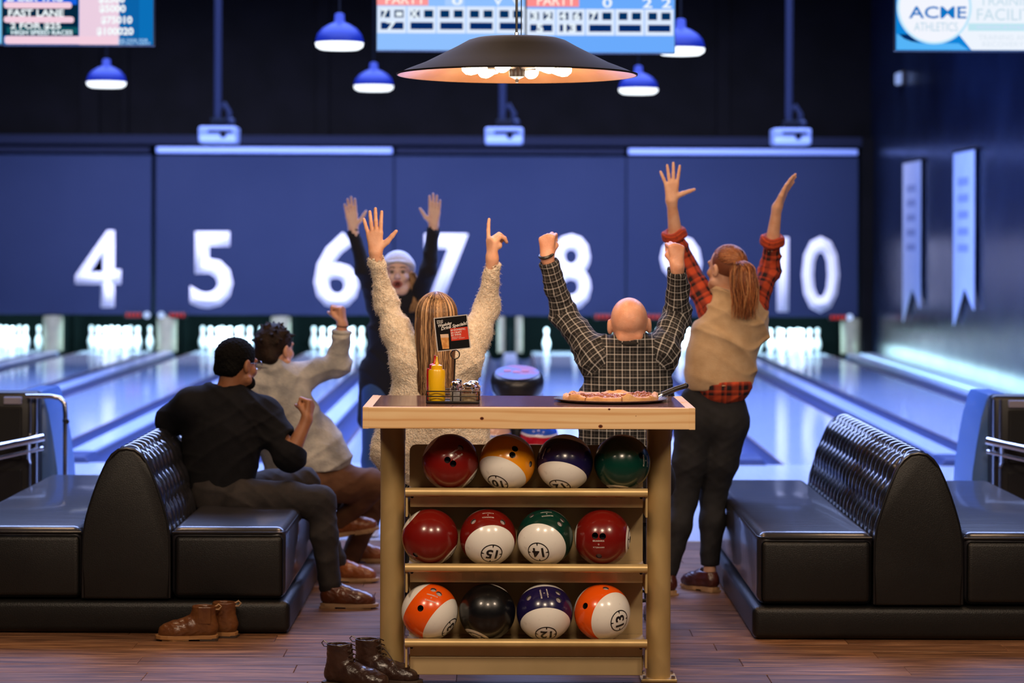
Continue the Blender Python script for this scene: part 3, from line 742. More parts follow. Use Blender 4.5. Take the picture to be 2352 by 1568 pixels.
for nm, cols in (('rb1', ['#dfe4ff', '#6f8ff0', '#f0c0b0']), ('rb2', ['#c01830', '#eef0ff', '#3060e0'])):
    m, nt, b = newmat(nm); N = nt.nodes; L = nt.links; tc = N.new('ShaderNodeTexCoord'); wv = N.new('ShaderNodeTexWave'); wv.inputs['Scale'].default_value = 3.2; wv.inputs['Distortion'].default_value = 2; wv.bands_direction = 'Z'
    r = N.new('ShaderNodeValToRGB'); r.color_ramp.interpolation = 'CONSTANT'; e = r.color_ramp.elements; e[0].color = lin(cols[0]); e[1].position = .35; e[1].color = lin(cols[1]); e2 = r.color_ramp.elements.new(.7); e2.color = lin(cols[2])
    L.new(tc.outputs['Object'], wv.inputs[0]); L.new(wv.outputs[0], r.inputs[0]); L.new(r.outputs[0], b.inputs['Base Color']); b.inputs['Roughness'].default_value = .15; stripe3.append(m)
for k, (px, lab) in enumerate(((1133, 'white and blue swirled bowling ball on the ball return tray, left one'), (1240, 'red white and blue striped bowling ball on the ball return tray, right one'))):
    c = P(px, 1000, 13.6); c.z = .5 + .109
    tag(MB().sph(c, .108, 32, 20).build('bowling_ball', stripe3[k], None, True, origin=c), lab, 'bowling ball')

# ================================================================== BALL RACK TABLE
M['gold'] = mat('gold', (.66, .47, .21), .40, metal=.40, col2=(.52, .36, .15), nscale=6, stretch=(1, 1, .5), roughvar=.08)
M['gold_sheet'] = mat('gold_sheet', (.52, .385, .20), .45, metal=.30, col2=(.43, .32, .16), nscale=3)
m, nt, b = newmat('pine'); N = nt.nodes; L = nt.links
tc = N.new('ShaderNodeTexCoord'); mp = N.new('ShaderNodeMapping'); mp.inputs['Scale'].default_value = (1.1, 9, 11); L.new(tc.outputs['Object'], mp.inputs[0])
wv = N.new('ShaderNodeTexWave'); wv.bands_direction = 'Z'; wv.inputs['Scale'].default_value = .8; wv.inputs['Distortion'].default_value = 7; wv.inputs['Detail'].default_value = 2.5; wv.inputs['Detail Scale'].default_value = .8; L.new(mp.outputs[0], wv.inputs[0])
r = N.new('ShaderNodeValToRGB'); e = r.color_ramp.elements; e[0].position = .0; e[0].color = lin('#d8ae7a'); e[1].position = .3; e[1].color = lin('#e8c797'); L.new(wv.outputs[0], r.inputs[0])
nz = N.new('ShaderNodeTexNoise'); nz.inputs['Scale'].default_value = 3; mx = N.new('ShaderNodeMixRGB'); mx.blend_type = 'MULTIPLY'; mx.inputs[0].default_value = .35
r2 = N.new('ShaderNodeValToRGB'); r2.color_ramp.elements[0].position = .3; r2.color_ramp.elements[0].color = lin('#e3b98c'); r2.color_ramp.elements[1].position = .7; r2.color_ramp.elements[1].color = (1, 1, 1, 1)
L.new(mp.outputs[0], nz.inputs['Vector']); L.new(nz.outputs[0], r2.inputs[0]); L.new(r.outputs[0], mx.inputs[1]); L.new(r2.outputs[0], mx.inputs[2])
# knots: radial rings at given places (object space, table origin)
TBL = V((.091, 9.45, 0))
col = mx.outputs[0]
for kx, ky, kz, rr in ((-.175, -.35, 1.042, .0085), (.268, -.35, 1.014, .0095), (.300, -.35, 1.078, .0055), (.40, -.35, 1.053, .002)):
    vm = N.new('ShaderNodeVectorMath'); vm.operation = 'SUBTRACT'; vm.inputs[1].default_value = (kx, ky, kz); L.new(tc.outputs['Object'], vm.inputs[0])
    sc = N.new('ShaderNodeVectorMath'); sc.operation = 'MULTIPLY'; sc.inputs[1].default_value = (1, .1, 1.25); L.new(vm.outputs[0], sc.inputs[0])
    ln = N.new('ShaderNodeVectorMath'); ln.operation = 'LENGTH'; L.new(sc.outputs[0], ln.inputs[0])
    dv = N.new('ShaderNodeMath'); dv.operation = 'DIVIDE'; dv.inputs[1].default_value = rr; L.new(ln.outputs['Value'], dv.inputs[0])
    rk = N.new('ShaderNodeValToRGB'); ek = rk.color_ramp.elements; ek[0].position = .3; ek[0].color = lin('#3a1d10'); ek[1].position = 1.0; ek[1].color = (1, 1, 1, 1); x1 = rk.color_ramp.elements.new(.75); x1.color = lin('#8a4f2c')
    L.new(dv.outputs[0], rk.inputs[0]); mk = N.new('ShaderNodeMixRGB'); mk.blend_type = 'MULTIPLY'; mk.inputs[0].default_value = 1; L.new(col, mk.inputs[1]); L.new(rk.outputs[0], mk.inputs[2]); col = mk.outputs[0]
L.new(col, b.inputs['Base Color']); b.inputs['Roughness'].default_value = .42
M['pine'] = m
M['laminate'] = mat('laminate', (.15, .066, .052), .16, col2=(.24, .12, .095), nscale=4, stretch=(.5, 12, 1), coat=.6)
t = thing('ball_rack_table', TBL, 'pine topped gold ball rack table in the middle with twelve balls', 'table'); rack = t
Yf, Yb = 9.1, 9.8; tx0, tx1 = -.528, .711; zt, zb = 1.085, 1.003
MB().box2((tx0, Yf, zb), (tx1, Yb, zt - .002), bev=.003).build('tabletop', M['pine'], t)
MB().box2((tx0 + .035, Yf + .03, zt - .003), (tx1 - .035, Yb - .03, zt)).build('table_inlay', M['laminate'], t)
for a, b_ in ((tx0 - .0015, tx0 + .022), (tx1 - .022, tx1 + .0015)):
    MB().box2((a, Yf - .0015, zb - .001), (b_, Yb + .0015, zt - .001), bev=.002).build('edge_board', M['pine'], t)
PX = (-.434, .602)
for X in PX:
    MB().cyl((X, 9.5, .012), (X, 9.5, zb), .048, seg=40).build('post', M['gold'], t, smooth=True)
    MB().cyl((X, 9.5, zb - .075), (X, 9.5, zb), .0495, seg=40).build('post_collar', M['gold'], t, smooth=True)
    fp = MB().box2((X - .07, 9.43, .0005), (X + .07, 9.57, .012), bev=.003).build('foot_plate', M['gold'], t)
    for dx in (-.055, .055):
        for dy in (-.055, .055): MB().cyl((X + dx, 9.5 + dy, .012), (X + dx, 9.5 + dy, .022), .008, seg=6).build('bolt', M['chrome'], fp)
rows_z = [.853, .565, .279]
sx0, sx1 = -.371, .543
for i, zc in enumerate(rows_z):
    MB().cyl((sx0 - .005, 9.283, zc - .105), (sx1 + .003, 9.283, zc - .105), .0165, seg=24).build('ball_rail', M['gold'], t, smooth=True)
    # rear sheet leaning behind the balls, rounded corners
    top = zc + (.135 if i else .058); bot = zc - .15; w0, w1 = sx0 + .002, sx1 - .002; rr = .025
    poly = [(w0, bot), (w1, bot)] + [(w1 - rr + rr * math.cos(a), top - rr + rr * math.sin(a)) for a in (0, .52, 1.05, 1.57)] + [(w0 + rr - rr * math.sin(a), top - rr + rr * math.cos(a)) for a in (0, .52, 1.05, 1.57)]
    MB().prism(poly, ((0, 9.505, 0), (1, 0, 0), (0, 0, 1), (0, 1, 0)), .004).build('back_sheet', M['gold_sheet'], t)
    # scalloped tray
    def fn(u, v, zc=zc):
        x = w0 + (w1 - w0) * u; s = .5 - .5 * math.cos(2 * PI * (x - w0) / (w1 - w0) * 9)
        y = 9.30 + .20 * v
        return V((x, y, zc - .125 + .012 * s * math.sin(PI * min(1, v * 1.2 + .1)) + .02 * v))
    MB().grid(fn, 110, 8).build('ball_tray', M['gold_sheet'], t, True, sharp=180)
    # faceted lower lip
    def fl(u, v, zc=zc):
        x = w0 + .01 + (w1 - w0 - .02) * u; q = abs(((u * 9) % 1) - .5) * 2
        return V((x, 9.325 - .004 + .014 * v - .008 * q * (1 - v) , zc - .122 - .045 * v))
    MB().grid(fl, 73, 5).build('tray_lip', M['gold_sheet'], t)
    if i == 2:
        MB().box2((w0 + .01, 9.33, zc - .235), (w1 - .01, 9.338, zc - .165), bev=.003).build('bottom_skirt', M['gold_sheet'], t)
        cor = [(w0 + .005, zc - .16)] + [(w0 + .035 - .03 * math.cos(a), zc - .205 - .03 * math.sin(a)) for a in (0, .5, 1.05, 1.57)] + [(w1 - .035 + .03 * math.sin(a), zc - .205 - .03 * math.cos(a)) for a in (0, .5, 1.05, 1.57)] + [(w1 - .005, zc - .16)]
        MB().prism(cor, ((0, 9.345, 0), (1, 0, 0), (0, 0, 1), (0, 1, 0)), .004).build('bottom_sheet', M['gold_sheet'], t)
    for X, s in ((sx0, -1), (sx1, 1)):
        MB().box2((X - .004, 9.285, zc - .20), (X + .004, 9.50, zc - .115), bev=.0015).build('side_bracket', M['gold'], t)
        MB().cyl((X - s * .02, 9.30, zc - .125), (X - s * .02, 9.33, zc - .125), .006, seg=8).build('bracket_bolt', M['black_plastic'], t)
# balls
BR = .1082
def ballmat(name, col, axis, th, rough=.12):
    m, nt, b = newmat(name); N = nt.nodes; L = nt.links; tc = N.new('ShaderNodeTexCoord')
    nm = N.new('ShaderNodeVectorMath'); nm.operation = 'NORMALIZE'; L.new(tc.outputs['Object'], nm.inputs[0])
    dt = N.new('ShaderNodeVectorMath'); dt.operation = 'DOT_PRODUCT'; dt.inputs[1].default_value = axis; L.new(nm.outputs[0], dt.inputs[0])
    ab = N.new('ShaderNodeMath'); ab.operation = 'ABSOLUTE'; L.new(dt.outputs['Value'], ab.inputs[0])
    gt = N.new('ShaderNodeMath'); gt.operation = 'GREATER_THAN'; gt.inputs[1].default_value = th; L.new(ab.outputs[0], gt.inputs[0])
    mx = N.new('ShaderNodeMixRGB'); mx.inputs[1].default_value = lin(col); mx.inputs[2].default_value = lin('#f1ede4'); L.new(gt.outputs[0], mx.inputs[0])
    nz = N.new('ShaderNodeTexNoise'); nz.inputs['Scale'].default_value = 45; nz.inputs['Detail'].default_value = 6; L.new(tc.outputs['Object'], nz.inputs['Vector'])
    rz = N.new('ShaderNodeValToRGB'); rz.color_ramp.elements[0].position = .24; rz.color_ramp.elements[0].color = (.62, .58, .55, 1); rz.color_ramp.elements[1].position = .36; rz.color_ramp.elements[1].color = (1, 1, 1, 1); L.new(nz.outputs[0], rz.inputs[0])
    ml = N.new('ShaderNodeMixRGB'); ml.blend_type = 'MULTIPLY'; ml.inputs[0].default_value = .5; L.new(mx.outputs[0], ml.inputs[1]); L.new(rz.outputs[0], ml.inputs[2])
    le = N.new('ShaderNodeVectorMath'); le.operation = 'LENGTH'; L.new(tc.outputs['Object'], le.inputs[0])
    lt = N.new('ShaderNodeMath'); lt.operation = 'LESS_THAN'; lt.inputs[1].default_value = BR * .985; L.new(le.outputs['Value'], lt.inputs[0])
    hm = N.new('ShaderNodeMixRGB'); hm.inputs[2].default_value = (.02, .016, .014, 1) if name != 'x' else (.3, .3, .3, 1); L.new(lt.outputs[0], hm.inputs[0]); L.new(ml.outputs[0], hm.inputs[1]); L.new(hm.outputs[0], b.inputs['Base Color'])
    b.inputs['Roughness'].default_value = rough; b.inputs['Coat Weight'].default_value = .3
    mr = N.new('ShaderNodeMapRange'); mr.inputs[3].default_value = rough + .10; mr.inputs[4].default_value = rough - .06; L.new(nz.outputs[0], mr.inputs[0]); L.new(mr.outputs[0], b.inputs['Roughness'])
    return m
M['ball_ink'] = mat('ball_ink', (.010, .010, .012), .3); M['ball_print'] = mat('ball_print', (.70, .62, .55), .4); M['insert_lit'] = mat('insert_lit', (.42, .36, .34), .4)
RED, YEL, PUR, GRN, ORG, BLK = '#76130c', '#f39a10', '#1d1645', '#06352a', '#f2590b', '#07080a'
balls = [  # px, row, colour, solid?, cap axis, number, number rotation, holes (dx, dy, lit), print (dx, dy, rot)
    (1036, 0, RED, 1, (.77, -.64, .0), '3', 180, [(-.10, .075, 0), (.10, -.055, 0), (.36, .51, 1)], (.2, .28, -148), 'dark red ball, first of the top shelf, finger holes facing out'),
    (1167, 0, YEL, 0, (-.35, -.76, .55), '10', 168, [(.27, .48, 0), (.18, .26, 0), (.83, -.06, 1)], None, 'yellow and white striped ball on the top shelf'),
    (1299, 0, PUR, 0, (-.18, -.86, .47), '12', 190, [(-.59, .45, 1)], (-.80, .33, 85), 'purple and white striped ball on the top shelf beside the green one'),
    (1431, 0, GRN, 1, (-.1, -.985, .14), '6', 180, [(.67, .25, 0)], (.83, .08, 85), 'plain dark green ball at the right end of the top shelf'),
    (990, 1, RED, 1, (.74, -.66, .0), '3', 180, [(-.52, -.63, 1)], (-.62, -.72, -25), 'plain red ball, left end of the middle shelf'),
    (1123, 1, RED, 0, (.14, -.60, .79), '15', 176, [(-.52, .56, 1), (.53, .54, 1)], (.0, .78, 180), 'red and white striped ball numbered 15 on the middle shelf'),
    (1254, 1, GRN, 0, (-.24, -.54, .81), '14', 180, [(-.48, .77, 1), (.53, .49, 1), (.62, .62, 1)], (.06, .83, 186), 'green and white striped ball numbered 14 on the middle shelf'),
    (1386, 1, RED, 1, (.99, -.05, .1), '3', 90, [(-.26, .07, 0), (.01, .05, 0), (-.12, -.65, 1)], (-.13, -.23, 0), 'red ball with upright lettering, right end of the middle shelf'),
    (990, 2, ORG, 0, (.74, -.58, .34), '13', 140, [(.13, .77, 1), (.33, .63, 1), (-.33, .12, 0)], (.05, .48, 160), 'orange and white striped ball, left end of the bottom shelf'),
    (1122, 2, BLK, 1, (-.38, -.9, .2), '8', 170, [], None, 'plain black ball on the bottom shelf'),
    (1254, 2, PUR, 0, (.05, -.80, .60), '12', 180, [(-.57, .50, 1), (.48, .68, 1), (.50, .43, 1)], (-.02, .66, 100), 'purple and white striped ball numbered 12 on the bottom shelf'),
    (1386, 2, ORG, 0, (.64, -.30, .71), '13', 108, [(.13, .85, 1), (-.60, .22, 0)], None, 'orange and white striped ball numbered 13, right end of the bottom shelf'),
]
dg = bpy.context.evaluated_depsgraph_get
for bi, (px, row, colr, solid, axn, num, nrot, holes, prt, lab) in enumerate(balls):
    c = V(((px - 1160) / F * 9.35, 9.353, rows_z[row] + .003))
    view = (V((0, 0, 1.7)) - c).normalized(); rt = V((0, 0, 1)).cross(view).normalized(); up = view.cross(rt)   # image right, up, towards camera
    def W3(d): return (rt * d[0] + up * d[1] + view * d[2]).normalized()
    ax = W3(axn)
    mt = ballmat('ball_%s' % colr.strip('#'), colr, ax, .88 if solid else .47, .30 if colr == BLK else .22)
    me = MB().sph((0, 0, 0), BR, 72, 48).mesh('ball')
    ob = bpy.data.objects.new('tmp', me); C.objects.link(ob)
    cut = MB()
    for (dx, dy, lit) in holes:
        d = W3((dx, dy, math.sqrt(max(.0, 1 - dx * dx - dy * dy)))); cut.cyl(d * BR * .72, d * BR * 1.1, .0125 if not lit else .0118, seg=20)
    if holes:
        co = bpy.data.objects.new('cut', cut.mesh('cut')); C.objects.link(co)
        md = ob.modifiers.new('b', 'BOOLEAN'); md.object = co; md.operation = 'DIFFERENCE'; md.solver = 'EXACT'
        bpy.context.view_layer.update(); nm_ = bpy.data.meshes.new_from_object(ob.evaluated_get(dg())); bpy.data.objects.remove(co)
    else: nm_ = me; cut.b.free()
    bpy.data.objects.remove(ob)
    nm_.name = 'bowling_ball'; nm_.materials.clear(); nm_.materials.append(mt)
    nm_.polygons.foreach_set('use_smooth', [True] * len(nm_.polygons)); nm_.set_sharp_from_angle(angle=math.radians(25))
    o = bpy.data.objects.new('bowling_ball', nm_); C.objects.link(o); o.location = c
    tag(o, lab, 'bowling ball', 'bowling balls on the rack')
    for (dx, dy, lit) in holes:
        if lit:
            d = W3((dx, dy, math.sqrt(max(.0, 1 - dx * dx - dy * dy))))
            MB().cyl(d * BR * .90 + c, d * BR * .925 + c, .0115, seg=16).build('lit_hole_insert', M['insert_lit'], o)  # pale disc only in lit holes, the light put into its colour
    # number in a ring on the cap
    def frame(axv, rot):
        u = up - axv * up.dot(axv)
        if u.length < .2: u = rt - axv * rt.dot(axv)
        u.normalize(); r_ = u.cross(axv); a = math.radians(rot)
        return r_ * math.cos(a) + u * math.sin(a), u * math.cos(a) - r_ * math.sin(a)
    def proj(axv, rot, lift=.0006):
        e1, e2 = frame(axv, rot)
        return lambda x, y: tuple(c + (axv + e1 * (x / BR) + e2 * (y / BR)).normalized() * (BR + lift))
    pf = proj(ax, nrot)
    rr_ = .0405 if not solid else .036
    n_o = link('ball_number', text_mesh(num, .046 if len(num) > 1 else .026, .042, None, None, None, .03, fn=pf), o, M['ball_ink'])
    rg = bmesh.new(); A_ = []
    for k in range(48):
        a = 2 * PI * k / 48
        for rad in (rr_, rr_ + .0045): A_.append(rg.verts.new(pf(rad * math.cos(a), rad * math.sin(a))))
    for k in range(48):
        k2 = (k + 1) % 48; rg.faces.new((A_[2 * k], A_[2 * k + 1], A_[2 * k2 + 1], A_[2 * k2]))
    for q in range(4):   # ring ticks
        a = q * PI / 2
        pts = [(rr_ - .010, -.0012), (rr_ + .001, -.0036), (rr_ + .001, .0036), (rr_ - .010, .0012)]
        rg.faces.new([rg.verts.new(pf(x * math.cos(a) - y * math.sin(a), x * math.sin(a) + y * math.cos(a))) for x, y in pts])
    mer = bpy.data.meshes.new('ring'); rg.to_mesh(mer); rg.free(); link('number_ring', mer, o, M['ball_ink'])
    if prt:
        d = W3((prt[0], prt[1], math.sqrt(max(.0, 1 - prt[0] ** 2 - prt[1] ** 2))))
        for s, dy, wd in (('BRUNSWICK', .013, .046), ('O', 0, .005), ('KTJB0080', -.013, .044)):
            fp = proj(d, prt[2])
            link('ball_lettering', text_mesh(s, wd, .0062, None, None, None, .02, fn=lambda x, y, dy=dy: fp(x, y + dy)), o, M['ball_print'])

# ================================================================== BIG PENDANT LAMP
LC = V(((1186 - 1160) / F * 9.5, 9.5, 2.352))
t = thing('pendant_lamp', LC, 'large dark brown dish pendant lamp with bare bulbs over the table', 'lamp')
M['lamp_out'] = mat('lamp_out', (.006, .0038, .0032), .75, col2=(.009, .0055, .0045), nscale=10, spec=.2); M['lamp_in'] = mat('lamp_in', (.72, .42, .22), .35, metal=.35, col2=(.62, .32, .14), nscale=7)
pr = [(.468, 0), (.43, .018), (.36, .045), (.29, .080), (.235, .108), (.19, .133), (.16, .142), (.08, .148), (0, .149)]
MB().lathe(pr, LC, 72).build('lamp_shade', M['lamp_out'], t, True, sharp=60, fix=False)
MB().lathe([(r_ - .002 if r_ > .01 else 0, z - .0035) for r_, z in pr], LC, 72).build('shade_lining', M['lamp_in'], t, True, sharp=60, fix=False)
MB().lathe([(.464, -.003), (.470, -.003), (.471, .003), (.465, .003), (.464, -.003)], LC, 72).build('rim', M['lamp_out'], t, True)
MB().lathe([(0, -.03), (.006, -.03), (.007, -.018), (.03, -.008), (.032, .02), (.02, .05), (.02, .15), (0, .15)], LC, 20).build('hub', M['dark_metal'], t, True)
M['bulb'] = emis('bulb', (1, .78, .50), 26)
for k in range(6):
    a = math.radians(12 + 60 * k); d = V((math.cos(a), math.sin(a), 0)); c0 = LC + V((0, 0, .030))
    R_ = d.to_track_quat('Z', 'Y').to_matrix()
    arm = MB().tube([c0 + d * .02, c0 + d * .122], .011, 10).build('lamp_arm', M['dark_metal'], t, True)
    MB().lathe([(0, 0), (.014, 0), (.016, .02), (.024, .042), (.029, .062), (.026, .082), (.014, .096), (0, .100)], c0 + d * .12 + V((0, 0, -.006)), 20, R_).build('bulb', M['bulb'], t, True)
MB().cyl(LC + V((-.002, 0, .145)), (LC.x - .002, LC.y, 6.5), .005, seg=8).build('lamp_cord', M['black_plastic'], t)
MB().cyl(LC + V((.016, 0, .145)), (LC.x + .016, LC.y, 6.5), .002, seg=6).build('steel_cable', M['dark_metal'], t)
MB().cyl(LC + V((-.002, 0, .148)), LC + V((-.002, 0, .165)), .008, seg=10).build('cord_grip', M['chrome'], t)
l = bpy.data.lights.new('lamp_light', 'POINT'); l.energy = 26; l.color = (1, .62, .34); l.shadow_soft_size = .12
lo = bpy.data.objects.new('lamp_light', l); C.objects.link(lo); lo.location = LC + V((0, 0, -.06))
# ================================================================== PIZZA, SERVER, CADDY
ZT = 1.085
pc = V(((1405 - 1160) / F * 9.42, 9.46, ZT))
t = thing('pizza_pan', pc, 'round thin silver pizza pan on the table under the pizza', 'pan')
MB().lathe([(0, .001), (.19, .001), (.205, .006), (.219, .012), (.222, .012), (.222, .010), (.207, .003), (.19, 0), (0, 0)], pc + V((0, 0, .0005)), 64).build('pan_plate', mat('steel', (.55, .52, .50), .22, metal=1), t, True)
M['crust'] = mat('crust', (.50, .24, .08), .6, col2=(.62, .36, .15), nscale=14, bump=.4, bscale=60)
M['cheese'] = mat('cheese', (.62, .34, .12), .45, col2=(.70, .50, .26), nscale=22, bump=.5, bscale=70)
M['topping'] = mat('topping', (.26, .075, .03), .5, col2=(.42, .16, .07), nscale=30)
pz = thing('pizza', pc + V((0, 0, .004)), 'sliced pizza with crumbled toppings and browned crust on the silver pan', 'pizza')
pco = pc + V((0, 0, .004)); RP = .186
for k in range(8):
    a0 = math.radians(11 + 45 * k + 1.0); a1 = math.radians(11 + 45 * (k + 1) - 1.0)
    def fn(u, v):
        a = a0 + (a1 - a0) * u; r = RP * v
        ns = math.sin(a * 9 + r * 60) * .0015 + math.sin(a * 23) * .001
        z = .012 + ns + (.012 * math.exp(-((v - .93) / .06) ** 2)) if v < .97 else .010
        if v >= .999: z = 0
        return pco + V((r * math.cos(a), r * math.sin(a), z))
    def ring(a): return [pco + V((r * math.cos(a), r * math.sin(a), z)) for r, z in ((.0, .0), (RP, .0), (RP * 1.0, .008), (RP * .93, .022), (RP * .8, .012), (0, .012))]
    b = MB()
    nu = 12; vs = []
    for i in range(nu + 1):
        a = a0 + (a1 - a0) * i / nu; w_ = 1 + .012 * math.sin(a * 11)
        bub = .010 * max(0, math.sin(a * 5 + 1.3)) ** 3 + .006 * max(0, math.sin(a * 9)) ** 4
        pr_ = [(.004, 0), (RP * .985 * w_, 0), (RP * 1.0 * w_, .006), (RP * .985 * w_, .016 + bub), (RP * .93, .021 + bub), (RP * .86, .015 + bub * .4), (RP * .5, .012), (.004, .012)]
        vs.append([b.b.verts.new(pco + V((r * math.cos(a), r * math.sin(a), z + random.uniform(-.0006, .0006)))) for r, z in pr_])
    for i in range(nu):
        for j in range(8):
            f = b.b.faces.new((vs[i][j], vs[i + 1][j], vs[i + 1][(j + 1) % 8], vs[i][(j + 1) % 8])); f.material_index = 1 if j in (5, 6) else 0
    b.b.faces.new(vs[0]); b.b.faces.new(vs[-1][::-1])
    b.build('pizza_slice', [M['crust'], M['cheese']], pz, True, sharp=60)
b = MB()
for i in range(420):
    a = random.uniform(0, 2 * PI); r = RP * .87 * math.sqrt(random.random()); s = random.uniform(.003, .0075)
    hz = .013 + .016 * max(0, math.sin(a * 2 + .7)) ** 2 * (r / RP) + random.uniform(-.001, .003)
    b.sph(pco + V((r * math.cos(a), r * math.sin(a), hz)), (s, s * random.uniform(.7, 1.2), s * .7), 6, 4, Matrix.Rotation(random.uniform(0, 3), 3, 'Z'))
tag(b.build('pizza_topping', M['topping'], pz, True), kind='stuff')
sv = thing('pizza_server', pc + V((.2, 0, .01)), 'black handled pizza server tucked under the right side of the pizza', 'server')
h0 = P(1528, 902, 9.48); h1 = P(1576, 884, 9.50)
MB().tube([h0 - (h1 - h0) * .12, h0, h0.lerp(h1, .5) + V((0, 0, .002)), h1], .0105, 12).build('handle', M['black_plastic'], sv, True)
MB().sph(h1, .0115, 12, 8).build('handle_cap', M['black_plastic'], sv, True)
MB().tube([h0 - V((.002, 0, 0)), P(1514, 910, 9.47), P(1498, 915, 9.465)], .004, 8).build('shank', M['chrome'], sv, True)
q = P(1498, 915, 9.465)
MB().prism([(-.075, -.03), (-.09, 0), (-.075, .03), (.0, .045), (.012, 0), (.0, -.045)], ((q.x + .005, q.y, ZT + .0135), (1, 0, 0), (0, 1, 0), (0, 0, 1)), .0015).build('blade', M['chrome'], sv)

# condiment caddy
M['wire'] = mat('wire', (.012, .010, .010), .4, metal=.3)
cy0, cy1 = 9.27, 9.42; cxa, cxb = (981 - 1160) / F * 9.27, (1101 - 1160) / F * 9.27
t = thing('condiment_caddy', ((cxa + cxb) / 2, 9.345, ZT), 'black wire caddy on the table holding bottles and shakers', 'caddy')
for z in (.006, .028, .047):
    MB().tube([(cxa, cy0, ZT + z), (cxb, cy0, ZT + z), (cxb, cy1, ZT + z), (cxa, cy1, ZT + z)], .0024 if z > .01 else .0045, 8, closed=True).build('wire_rail', M['wire'], t, True)
for (x, y) in ((cxa, cy0), (cxb, cy0), (cxa, cy1), (cxb, cy1), ((cxa + cxb) / 2, cy0), ((cxa + cxb) / 2, cy1), (cxa + .128 - .004, cy1)):
    MB().cyl((x, y, ZT + .001), (x, y, ZT + .048), .0022, seg=8).build('upright', M['wire'], t, smooth=True)
MB().box2((cxa + .001, cy0 + .001, ZT + .003), (cxb - .001, cy1 - .001, ZT + .0055)).build('caddy_floor', M['wire'], t)
hx = (1044 - 1160) / F * 9.345
MB().tube([(hx, 9.345, ZT + .005), (hx, 9.345, ZT + .09), (hx + .003, 9.345, ZT + .168)], .0034, 8).build('card_stem', M['wire'], t, True)
rc = V((hx + .004, 9.345, ZT + .184))
MB().tube([rc + V((.017 * math.cos(a), 0, .017 * math.sin(a))) for a in [2 * PI * k / 20 for k in range(20)]], .0022, 8, closed=True).build('card_ring', M['wire'], t, True)
def bottle(px, y, col, lab, nm):
    c = V(((px - 1160) / F * y, y, ZT + .006)); mt = mat(nm, col, .35, coat=.2)
    t = thing('squeeze_bottle', c, lab, 'bottle')
    MB().lathe([(0, 0), (.030, 0), (.032, .004), (.0325, .115), (.030, .122), (.0, .123)], c, 28).build('bottle_body', mt, t, True)
    MB().lathe([(0, .121), (.0215, .121), (.022, .124), (.0215, .137), (.018, .139), (.009, .142), (.006, .150), (.003, .172), (0, .174)], c, 24).build('nozzle_cap', mt, t, True)
bottle(1004.5, 9.315, '#eab80c', 'yellow mustard squeeze bottle standing in the wire caddy', 'mustard')
bottle(1000, 9.384, '#b8160c', 'red ketchup squeeze bottle mostly hidden behind the mustard bottle', 'ketchup')
M['glass'] = mat('glass', (.9, .92, .92), .04, trans=1, spec=.5); M['salt'] = mat('salt', (.85, .85, .85), .8); M['pepper'] = mat('pepper', (.12, .08, .06), .9, col2=(.3, .22, .17), nscale=400); M['parm'] = mat('parm', (.72, .58, .36), .9, col2=(.6, .45, .26), nscale=200); M['flakes'] = mat('flakes', (.45, .10, .05), .9, col2=(.65, .4, .2), nscale=220)
def shaker(px, y, rad, h, fill, fh, lab, dome=True):
    c = V(((px - 1160) / F * y, y, ZT + .006))
    t = thing('shaker', c, lab, 'shaker')
    MB().lathe([(0, 0), (rad, 0), (rad * 1.03, .003), (rad, h * .62), (rad * .72, h * .74), (rad * .72, h * .80), (0, h * .80)], c, 20).build('jar', M['glass'], t, True)
    MB().lathe([(0, .002), (rad * .92, .002), (rad * .90, h * fh), (0, h * fh)], c, 20).build('filling', fill, t, True)
    MB().lathe([(0, h * .79), (rad * .82, h * .79), (rad * .84, h * .90), (rad * .6, h * .97), (0, h)], c, 20).build('screw_lid', M['chrome'], t, True)
shaker(1046, 9.30, .0185, .079, M['salt'], .50, 'small glass salt shaker in the caddy with chrome lid')
shaker(1053, 9.385, .0185, .083, M['pepper'], .45, 'glass pepper shaker behind the salt shaker')
shaker(1078, 9.305, .0285, .074, M['parm'], .42, 'wide glass jar of grated cheese in the caddy front')
shaker(1088, 9.39, .027, .077, M['flakes'], .5, 'glass jar of red pepper flakes at the caddy back right')
# drinks card
c0 = P(1039.5, 765, 9.33); a = math.radians(6.5)
ax = V((math.cos(a), 0, math.sin(a))); ay = V((-math.sin(a), .0, math.cos(a))); nrm = V((0, -1, 0))
t = thing('drinks_card', c0, 'small tilted black drinks specials card with red price box above the caddy', 'card')
k = 9.33 / F
def cardbox(nm, x0, y0, x1, y1, lay, col):
    poly = [(x0 * k, y0 * k), (x1 * k, y0 * k), (x1 * k, y1 * k), (x0 * k, y1 * k)]
    return MB().prism(poly, (c0 + nrm * (lay * .0005), ax, ay, nrm), .0004 if lay else .0018).build(nm, col, t)
cardbox('card_sleeve', -39, -39, 39, 39, 0, mat('card_sleeve', (.55, .50, .48), .2)).location.y += 0
cardbox('card_print', -36.5, -37, 36.5, 37, 4, mat('card_black', (.008, .007, .007), .25))
cardbox('price_box', -4, -18, 36.5, 11, 5, mat('card_red', (.62, .045, .02), .3))
M['cardw'] = mat('cardw', (.80, .76, .72), .4)
def ct(s, x, y, w_, h_, sh=0, off=.0, rot=0):
    def fn(u, v):
        uu = u + v * sh; cr, sr = math.cos(rot), math.sin(rot)
        return tuple(c0 + ax * (x * k + uu * cr - v * sr) + ay * (y * k + uu * sr + v * cr) + nrm * .0034)
    return link('card_text', text_mesh(s, w_ * k, h_ * k, None, None, None, off, fn=fn), t, M['cardw'])
ct('Weekday', -15, 20.5, 33, 9, .3, .02, .12); ct('Drink Specials!', 6, 15, 60, 10, .3, .02, .12)
